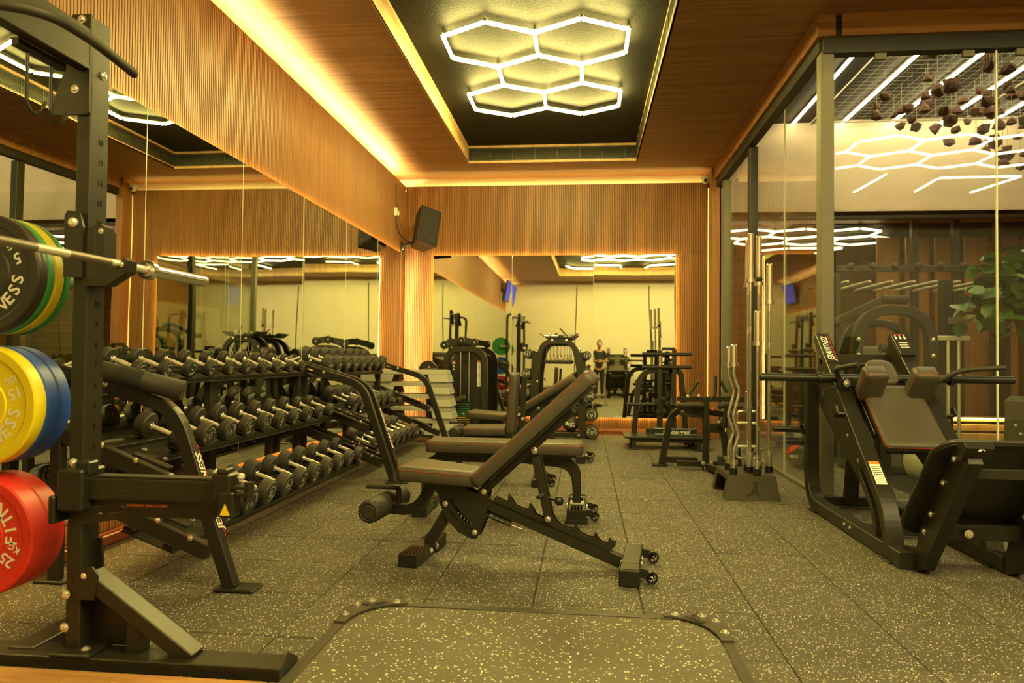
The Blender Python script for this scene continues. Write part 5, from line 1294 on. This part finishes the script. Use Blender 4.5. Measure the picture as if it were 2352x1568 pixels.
MB().tube(fillet([(-2.75,10.20,3.20),(-2.72,10.25,3.05),(-2.74,10.22,2.95),(-2.70,10.3,2.90)],.08,6),.004,6).build('cable','dark_frame',t)
def cctv(x, y, label, sgn=1, zc=3.72):
    t = thing('security_camera', label, 'camera', (x,y,zc-.1))
    MB().cyl((x,y,zc),(x,y,zc-.03),.055,16).build('mount','white',t); MB().sphere((x,y-.01,zc-.06),.052,16,10).build('dome','white',t)
    MB().lathe([(.026,0),(.028,.01),(.02,.016),(0,.016)],(x+.0,y-.055,zc-.072),(-.3*sgn,-.9,-.3),14).build('lens','plastic',t)
cctv(1.745,10.70,'white dome security camera high at the end of the back wall', 1, 3.84)
# ------------------------------------------------------------------ the hall behind the glass
MB().box((GX-.02,(GY+YB)/2,4.39),(0.06,YB-GY,.92)).build('header','black_paint',gf); MB().box((5.45,GY,4.39),(7.1,0.06,.92)).build('header','black_paint',gf)
struct('wall_hall', MB().box((2.06,11.4,1.95),(0.06,.9,3.9)), 'beige')
bk = struct('wall_bulkhead', MB().box((5.6,11.56,4.12),(7.2,0.12,1.48)), 'beige')
MB().box((5.6,11.5,3.36),(7.2,0.10,.05),None,.003).build('bulkhead_edge','dark_frame',bk)
cl = struct('ceiling_low', MB().box((5.6,14.2,3.42),(7.2,5.4,0.08)), 'ceil_wood')
MB().box((5.6,13.0,3.37),(4.4,1.8,.02)).build('recess','tray_black',cl)
p_, s_ = hexes([(2.75+k*W6,12.6) for k in range(3)]+[(2.75+W6/2+k*W6,12.6+1.5*R6) for k in range(3)], R6)
k0 = len(p_); p_ += [(3.3,14.6),(3.9,14.2),(4.9,14.2),(4.6,14.9)]; s_ = list(s_)+[(k0,k0+1),(k0+1,k0+2),(k0+2,k0+3)]
hex_light('added honeycomb fill light under the low wood ceiling of the hall', s_, 3.30, 'hall_fill', p_)  # made-up fixture, added to brighten the hall below the bulkhead
wf = struct('wall_far', MB().box((5.6,16.6,1.7),(7.4,0.12,3.5)), 'groove')
for k in range(14): MB().box((2.15+.52*k,16.50,1.7),(.515,.05,3.4),None,.004).build('wood_panel','ceil_wood',wf)
for k in range(5): MB().box((5.2+.62*k,11.9,1.7),(.10,.10,3.36),None,.004).build('post','dark_frame',wf)
for k in range(7): MB().box((5.0+.46*k,12.4,1.6),(.36,.04,3.2),None,.004).build('wood_panel','slat',wf)
LB = ['first','second','third','fourth','fifth']
for k, x in enumerate((3.18,3.92,4.66,5.40,6.14)):
    t = thing('linear_light', '%s long straight tube light from the side glass, on the black hall ceiling' % LB[k], 'ceiling light', (x,9.2,4.80), 'straight tubes on the hall ceiling')
    for (a, b) in ((6.6,8.3),(8.34,9.9),(9.94,11.44)):
        MB().tube([(x,a,4.80),(x,b,4.80)],.017,8).build('light_tube','hall_led',t)
    MB().box((x,9.0,4.835),(.03,4.9,.03)).build('housing','steel',t)
t = thing('wire_grid', 'pale wire mesh grid under the black ceiling behind the glass', 'ceiling grid', (5.6,8.9,4.60))
mb = MB()
for k in range(42): mb.bar((3.3+.12*k,7.0,4.60),(3.3+.12*k,10.7,4.60),.0028,.0028,0)
for k in range(32): mb.bar((3.3,7.0+.12*k,4.604),(8.3,7.0+.12*k,4.604),.0028,.0028,0)
mb.build('mesh_wires','wire',t,kind='stuff')
for x in (3.28,5.4): MB().bar((x,6.9,4.62),(x,10.8,4.62),.03,.03,.002).build('frame_bar','wire',t)
for y in (6.98,10.74): MB().bar((3.28,y,4.62),(8.3,y,4.62),.03,.03,.002).build('frame_bar','wire',t)
for (x,y) in ((3.28,8.0),(3.28,10.2),(5.4,8.0),(5.4,10.2)): MB().bar((x,y,4.62),(x,y,4.86),.03,.03,.002).build('drop_bar','wire',t)
# rocks on wires
rk = []
rnd = random.Random(5)
for q in range(4):
    bm = bmesh.new(); bmesh.ops.create_icosphere(bm, subdivisions=1, radius=1)
    for v in bm.verts: v.co *= rnd.uniform(.62,1.15)
    me = bpy.data.meshes.new('rock'); bm.to_mesh(me); bm.free(); me.materials.append(M['rock']); rk.append(me)
wire_me = MB().cyl((0,0,0),(0,0,1),.0022,5).build('tmp','wire',off=(0,0,0)); wm = wire_me.data; bpy.data.objects.remove(wire_me)
placed = []
for k in range(1500):
    if len(placed) >= 100: break
    f = rnd.random()**.45; Y = rnd.uniform(7.05,10.3)
    X = 3.15+2.25*f+rnd.uniform(-.12,.12)+(Y-8.5)*.42
    zlo = 3.95-1.05*f**2.2+(Y-8.5)*.24; z = min(zlo+(4.45-zlo)*rnd.random()**1.2, 4.42)
    r = rnd.uniform(.048,.085); q = V((X,Y,z))
    if X < 3.35 or any((q-u).length < 1.35*(r+ru) or math.hypot(X-u.x,Y-u.y) < .07 for u, ru in placed): continue
    placed.append((q, r))
    t = bpy.data.objects.new('hanging_rock', rnd.choice(rk)); C.objects.link(t); t.location = q; t.scale = (r*1.15,r,r*1.05)
    t.rotation_euler = (0,0,rnd.uniform(0,6.3))
    t['label'] = 'rough reddish brown rock hanging on a thin wire behind the glass'; t['category'] = 'rock'; t['group'] = 'rocks hanging on wires behind the glass'
    w = bpy.data.objects.new('wire', wm); C.objects.link(w); w.parent = t; w.location = (0,0,.6); w.scale = (1/(r*1.15),1/r,(4.60-z)/(r*1.05)-.6)
# hanging leafy plant
t = thing('leafy_tree', 'leafy green indoor tree behind the glass under the hanging rocks', 'plant', (4.6,7.9,0))
def leaf_mesh():
    mb = MB(); pts = [(0,0),(.30,.22),(.42,.48),(.34,.78),(0,1.0)]
    vs_ = []; fs = []
    for (w, l) in pts: vs_ += [V((-w,l,.10*abs(w)*2-.25*l*l)), V((0,l,-.25*l*l)), V((w,l,.10*abs(w)*2-.25*l*l))]
    for i in range(4): fs += [(3*i,3*i+1,3*i+4,3*i+3),(3*i+1,3*i+2,3*i+5,3*i+4)]
    mb.add(vs_, fs, True); return mb
lf = leaf_mesh().build('leaf','leaf',off=(0,0,0)).data; bpy.data.objects.remove(bpy.data.objects['leaf'])
br = MB(); tips = []
br.tube([(4.70,7.95,0),(4.67,7.93,.8),(4.71,7.9,1.5),(4.65,7.9,1.9)],[.05,.045,.035,.02],8)
for k in range(26):
    a = rnd.uniform(0,2*PI); e = rnd.uniform(-.5,1.2); L = rnd.uniform(.35,.75); s0 = V((4.50,7.92,rnd.uniform(1.5,2.0)))
    d = V((math.cos(a)*math.cos(e),math.sin(a)*math.cos(e)*.8,math.sin(e)*.9)); p1 = s0+d*L*.5+V((0,0,.05)); p2 = s0+d*L
    br.tube([s0,p1,p2],[.010,.007,.004],5); tips += [(s0*.4+p1*.6,d),(p1,d),(p1*.5+p2*.5,d),(p2,d),(p2+d*.05,d)]
for k in range(10):
    a = rnd.uniform(0,2*PI); p = V((4.55+.3*math.cos(a),7.9+.2*math.sin(a),1.62)); br.tube([p,p+V((rnd.uniform(-.1,.1),0,-.15)),p+V((rnd.uniform(-.15,.15),0,-.34))],[.004,.003,.002],4)
br.build('branches','bark',t,kind='stuff')
for k in range(298):
    p, d = rnd.choice(tips); p = p+V((rnd.uniform(-.13,.13),rnd.uniform(-.13,.13),rnd.uniform(-.10,.14)))
    o = bpy.data.objects.new('leaf', lf); C.objects.link(o); o.parent = t; o.location = p-t.location
    s_ = rnd.uniform(.15,.26); o.scale = (s_,s_,s_); o.rotation_euler = (rnd.uniform(-1.2,.6),rnd.uniform(-.7,.7),rnd.uniform(0,2*PI))
MB().lathe([(0,0),(.20,0),(.26,.02),(.30,.40),(.27,.40),(.25,.36),(0,.36)],(4.70,7.95,0),(0,0,1),24).build('pot','plastic',t)
# machines and props in the hall
t = thing('arched_hall_machine', 'olive lit arched gym machine with rollers standing behind the front glass', 'gym machine', (3.1,7.6,0))
Y = 7.6
MB().sweep(fillet([(2.76,Y,.02),(2.76,Y,1.66),(3.48,Y,1.66),(3.48,Y,.02)],[.36,.36],9),(0,1,0),.05,.05,.008).build('arch_frame','metal',t)
MB().sweep(fillet([(2.80,Y+.5,.02),(2.80,Y+.5,1.55),(3.46,Y+.5,1.55),(3.46,Y+.5,.02)],[.3,.3],9),(0,1,0),.04,.04,.008).build('arch_frame','metal',t)
MB().bar((2.50,Y-.1,1.52),(2.98,Y-.1,1.76),.05,.07,.005,(0,1,0)).build('lever_arm','metal',t)
for (x,z,w) in ((3.09,1.76,.24),(3.07,1.27,.24),(2.48,1.53,.14)): MB().cyl((x-w/2,Y-.1,z),(x+w/2,Y-.1,z),.045,16).bolt((x-w/2,Y-.1,z),(-1,0,0),.02,10).build('foam_roller','foam',t)
for z in (.72,1.20,1.36): 
    for x in (2.76,3.48): MB().bolt((x,Y-.052,z),(0,-1,0),.016,8).build('bolt','bolt',t)
MB().box((3.12,Y+.2,.62),(.42,.42,.09),None,.03).build('seat_pad','vinyl',t); MB().box((3.12,Y+.42,1.0),(.36,.08,.6),(-.15,0,0),.03).build('back_pad','vinyl',t)
MB().box((3.12,Y+.2,.30),(.08,.1,.58),None,.005).build('seat_post','metal',t); MB().box((3.12,Y+.25,.05),(.80,.6,.06),None,.006).build('base','metal',t)
t = thing('black_hall_machine', 'tall black arched machine at the right edge behind the front glass', 'gym machine', (4.1,6.6,0))
MB().sweep(fillet([(3.90,6.6,.02),(3.90,6.6,1.20),(4.9,6.6,1.20),(4.9,6.6,.02)],[.2,.2],8),(0,1,0),.05,.055,.01).build('arch_frame','metal',t)
for x in (3.70,4.15): MB().box((x,6.55,.62),(.20,.10,.46),None,.05).build('thigh_pad','vinyl',t)
MB().box((3.95,6.65,.40),(.70,.10,.10),None,.02).build('pad_bar','metal',t); MB().box((4.3,6.7,.05),(1.2,.5,.06),None,.006).build('base','metal',t)
for (x,z) in ((3.66,.60),(3.74,.60),(3.70,.53)): MB().bolt((x,6.50,z),(0,-1,0),.012,8).build('bolt','bolt',t)
t = thing('monkey_bar_rig', 'overhead steel monkey bar rig with ball ends, far behind the front glass', 'rig', (4.2,9.5,0))
for (y,z) in ((8.9,2.24),(10.15,2.16)): MB().bar((3.0,y,z),(5.6,y,z),.07,.07,.004).build('beam','metal',t)
for k in range(10):
    x = 3.15+.255*k; r_ = MB().cyl((x,8.95,2.10),(x,10.15,2.10),.016,10).build('rung','steel',t); MB().sphere((x,8.86,2.27),.045,12,8).build('ball_end','rubber',t)
for x in (3.0,5.6):
    for y in (8.9,10.15): MB().box((x,y,1.1),(.08,.08,2.2),None,.004).build('post','metal',t)
t = thing('rack_column', 'tall black square steel column with cross pegs behind the front glass', 'rack', (4.22,8.86,0))
MB().box((4.22,8.86,1.05),(.12,.12,2.1),None,.005).box((4.22,8.86,.02),(.3,.3,.04),None,.005).build('post','metal',t); MB().bar((4.22,8.80,1.62),(4.7,8.80,1.66),.05,.08,.004).build('arm','frame',t)
t = thing('wall_bars', 'pair of pale vertical steel bars on a stand behind the front glass', 'rack', (4.2,8.3,0))
for x in (3.98,4.09): MB().cyl((x,8.3,.05),(x,8.3,1.38),.018,10).build('bar','steel',t)
MB().box((4.03,8.3,1.40),(.34,.06,.05),None,.004).build('top_bar','steel',t); MB().box((4.03,8.3,.03),(.3,.2,.05),None,.004).build('base','metal',t)
t = thing('medicine_ball', 'black and red medicine ball on the floor behind the side glass', 'ball', (2.26,7.9,0)); MB().sphere((2.26,7.9,.118),.116,24,14).build('skin','rubber',t)
for (a, s) in ((2.2,1),(-1.0,1)):
    mb = MB(); c = V((2.26,7.9,.118)); mb.sphere((0,0,0),.1175,24,14)
    keep = [f for f in mb.f if all((mb.v[i].x*math.cos(a)+mb.v[i].z*math.sin(a)) > .075 for i in f)]
    m2 = MB(); m2.add([c+v for v in mb.v], keep, True); m2.build('red_panel','p_red',t)
w = MB(); w.text('8KG',.04,(2.20,7.78,.125),(1,0,0),(0,0,1)); 
for v in w.v: dx, dz = v.x-2.26, v.z-.118; v.y = 7.9-math.sqrt(max(1e-5,.1182**2-dx*dx-dz*dz))
w.build('lettering','white',t)
t = thing('gym_ball', 'grey textured gym ball on the floor behind the hack squat', 'ball', (3.15,6.9,0)); MB().sphere((3.15,6.9,.22),.22,28,16).build('skin','step',t)
t = thing('wood_bench', 'low orange lit slatted wooden bench behind the front glass', 'bench', (4.6,9.6,0))
for k in range(4): MB().box((4.7,9.4+.12*k,.42),(1.4,.10,.03),None,.004).build('slat','tray_wood',t)
for z in (.10,.22,.33): MB().box((4.7,9.36,z),(1.4,.03,.08),None,.004).build('front_board','tray_wood',t)
for x in (4.05,5.35): MB().box((x,9.6,.2),(.06,.5,.4),None,.004).build('end_panel','tray_wood',t)
MB().bar((4.05,9.33,.445),(5.35,9.33,.445),.012,.012,0).build('led_strip','cove_led',t)
# ------------------------------------------------------------------ behind the camera: what the mirrors show
t = thing('television', 'wall television with a blue screen, seen in the back mirror', 'television', (-2.66,-2.2,3.35))
MB().box((-2.62,-2.2,3.36),(.05,1.15,.68),(0,math.radians(10),0),.006).build('case','plastic',t); MB().box((-2.592,-2.2,3.365),(.004,1.10,.63),(0,math.radians(10),0)).build('screen','tv',t)
MB().bar((-2.78,-2.2,3.40),(-2.64,-2.2,3.38),.10,.10,.005).build('wall_bracket','plastic',t)
for k in range(3): MB().tube([(-2.76,-1.5,3.3-.12*k),(-2.72,-1.42,3.25-.12*k),(-2.76,-1.5,3.15-.12*k)],.010,6).build('cable','white',t)
h2 = dup(hs, (1.02,-2.0,0), PI, 'second black hack squat machine near the cream wall, seen in the back mirror'); h2.scale = (1,1,1.15)
def skin_mesh(verts, edges, sub=2):
    me = bpy.data.meshes.new('s'); me.from_pydata([v[:3] for v in verts], edges, []); o = bpy.data.objects.new('s', me); C.objects.link(o)
    md = o.modifiers.new('k','SKIN'); md.use_smooth_shade = True
    for i, v in enumerate(verts): me.skin_vertices[0].data[i].radius = (v[3], v[4] if len(v) > 4 else v[3])
    me.skin_vertices[0].data[0].use_root = True
    ss = o.modifiers.new('u','SUBSURF'); ss.levels = sub
    dg = bpy.context.evaluated_depsgraph_get(); r = bpy.data.meshes.new_from_object(o.evaluated_get(dg)); bpy.data.objects.remove(o); bpy.data.meshes.remove(me); return r
def person():
    t = thing('person', 'person in black clothes standing with bowed head, seen in the back mirror', 'person', (.42,-.85,0))
    v = [(0,0,.95,.135,.10),(0,.01,1.12,.125,.095),(0,.01,1.30,.15,.105),(0,.0,1.42,.10,.08),(0,.03,1.49,.052),(0,.06,1.54,.055)]
    e = [(0,1),(1,2),(2,3),(3,4),(4,5)]
    for s in (1,-1):
        n = len(v); v += [(.09*s,0,.86,.085),(.10*s,.025,.50,.058),(.105*s,-.01,.12,.040),(.105*s,-.02,.06,.042),(.115*s,.13,.035,.036)]; e += [(0,n),(n,n+1),(n+1,n+2),(n+2,n+3),(n+3,n+4)]
        n = len(v); v += [(.17*s,-.005,1.39,.055),(.235*s,-.03,1.12,.042),(.09*s,.19,1.13,.030),(.05*s,.25,1.14,.036)]; e += [(3,n),(n,n+1),(n+1,n+2),(n+2,n+3)]
        for k, (dx,dy,dz,L) in enumerate(((-.4,.8,.25,.085),(-.5,.85,.1,.095),(-.55,.8,-.05,.09),(-.6,.7,-.2,.07),(.3,.6,.6,.06))):
            m = len(v); p = V((.05*s,.26,1.14+.018*(1.5-k) if k < 4 else 1.165)); d = V((dx*s,dy,dz)).normalized()
            a = p+d*L*.5; b = p+d*L+V((-.012*s,-.015,-.01)); v += [(*p,.011),(*a,.0095),(*b,.008)]; e += [(n+3,m),(m,m+1),(m+1,m+2)]
    me = skin_mesh(v, e); me.materials.append(M['skin']); o = bpy.data.objects.new('body', me); C.objects.link(o); o.parent = t
    hd = MB().sphere((.42,-.75,1.63),.095,20,14,(.80,1.0,1.18),Euler((-.45,0,0)).to_matrix())
    hd.sphere((.42,-.655,1.600),.016,8,6,(.8,1,1.3)).sphere((.42-.078,-.755,1.62),.022,8,6,(.4,1,1.4)).sphere((.42+.078,-.755,1.62),.022,8,6,(.4,1,1.4))
    h = hd.build('head','skin',t); MB().sphere((.42,-.765,1.648),.101,20,14,(.84,1.0,1.1),Euler((-.2,0,0)).to_matrix()).build('hair','hair',t)
    for s in (1,-1): MB().sphere((.42+.032*s,-.668,1.622),.010,8,6).build('eye','white',h)
    MB().sphere((.42,-.664,1.567),.016,8,6,(1.6,.6,.5)).build('mouth','red_print',h)
    sv = [(0,0,.90,.165,.125),(0,0,1.0,.158,.120),(0,.01,1.12,.140,.108),(0,.01,1.30,.165,.118),(0,.0,1.415,.115,.09)]; se = [(0,1),(1,2),(2,3),(3,4)]
    for s in (1,-1): n = len(sv); sv += [(.17*s,-.005,1.39,.066),(.215*s,-.022,1.21,.058)]; se += [(4,n),(n,n+1)]
    me = skin_mesh(sv, se); me.materials.append(M['cloth']); o = bpy.data.objects.new('shirt', me); C.objects.link(o); o.parent = t
    tv = [(0,0,.96,.148,.112)]; te = []
    for s in (1,-1): n = len(tv); tv += [(.09*s,0,.86,.098),(.10*s,.022,.50,.072),(.105*s,-.01,.12,.058)]; te += [(0,n),(n,n+1),(n+1,n+2)]
    me = skin_mesh(tv, te); me.materials.append(M['cloth']); o = bpy.data.objects.new('trousers', me); C.objects.link(o); o.parent = t
    for s in (1,-1): MB().sphere((.42+.11*s,-.81,.042),.05,12,8,(.95,2.5,.82)).build('shoe','cloth',t)
person()
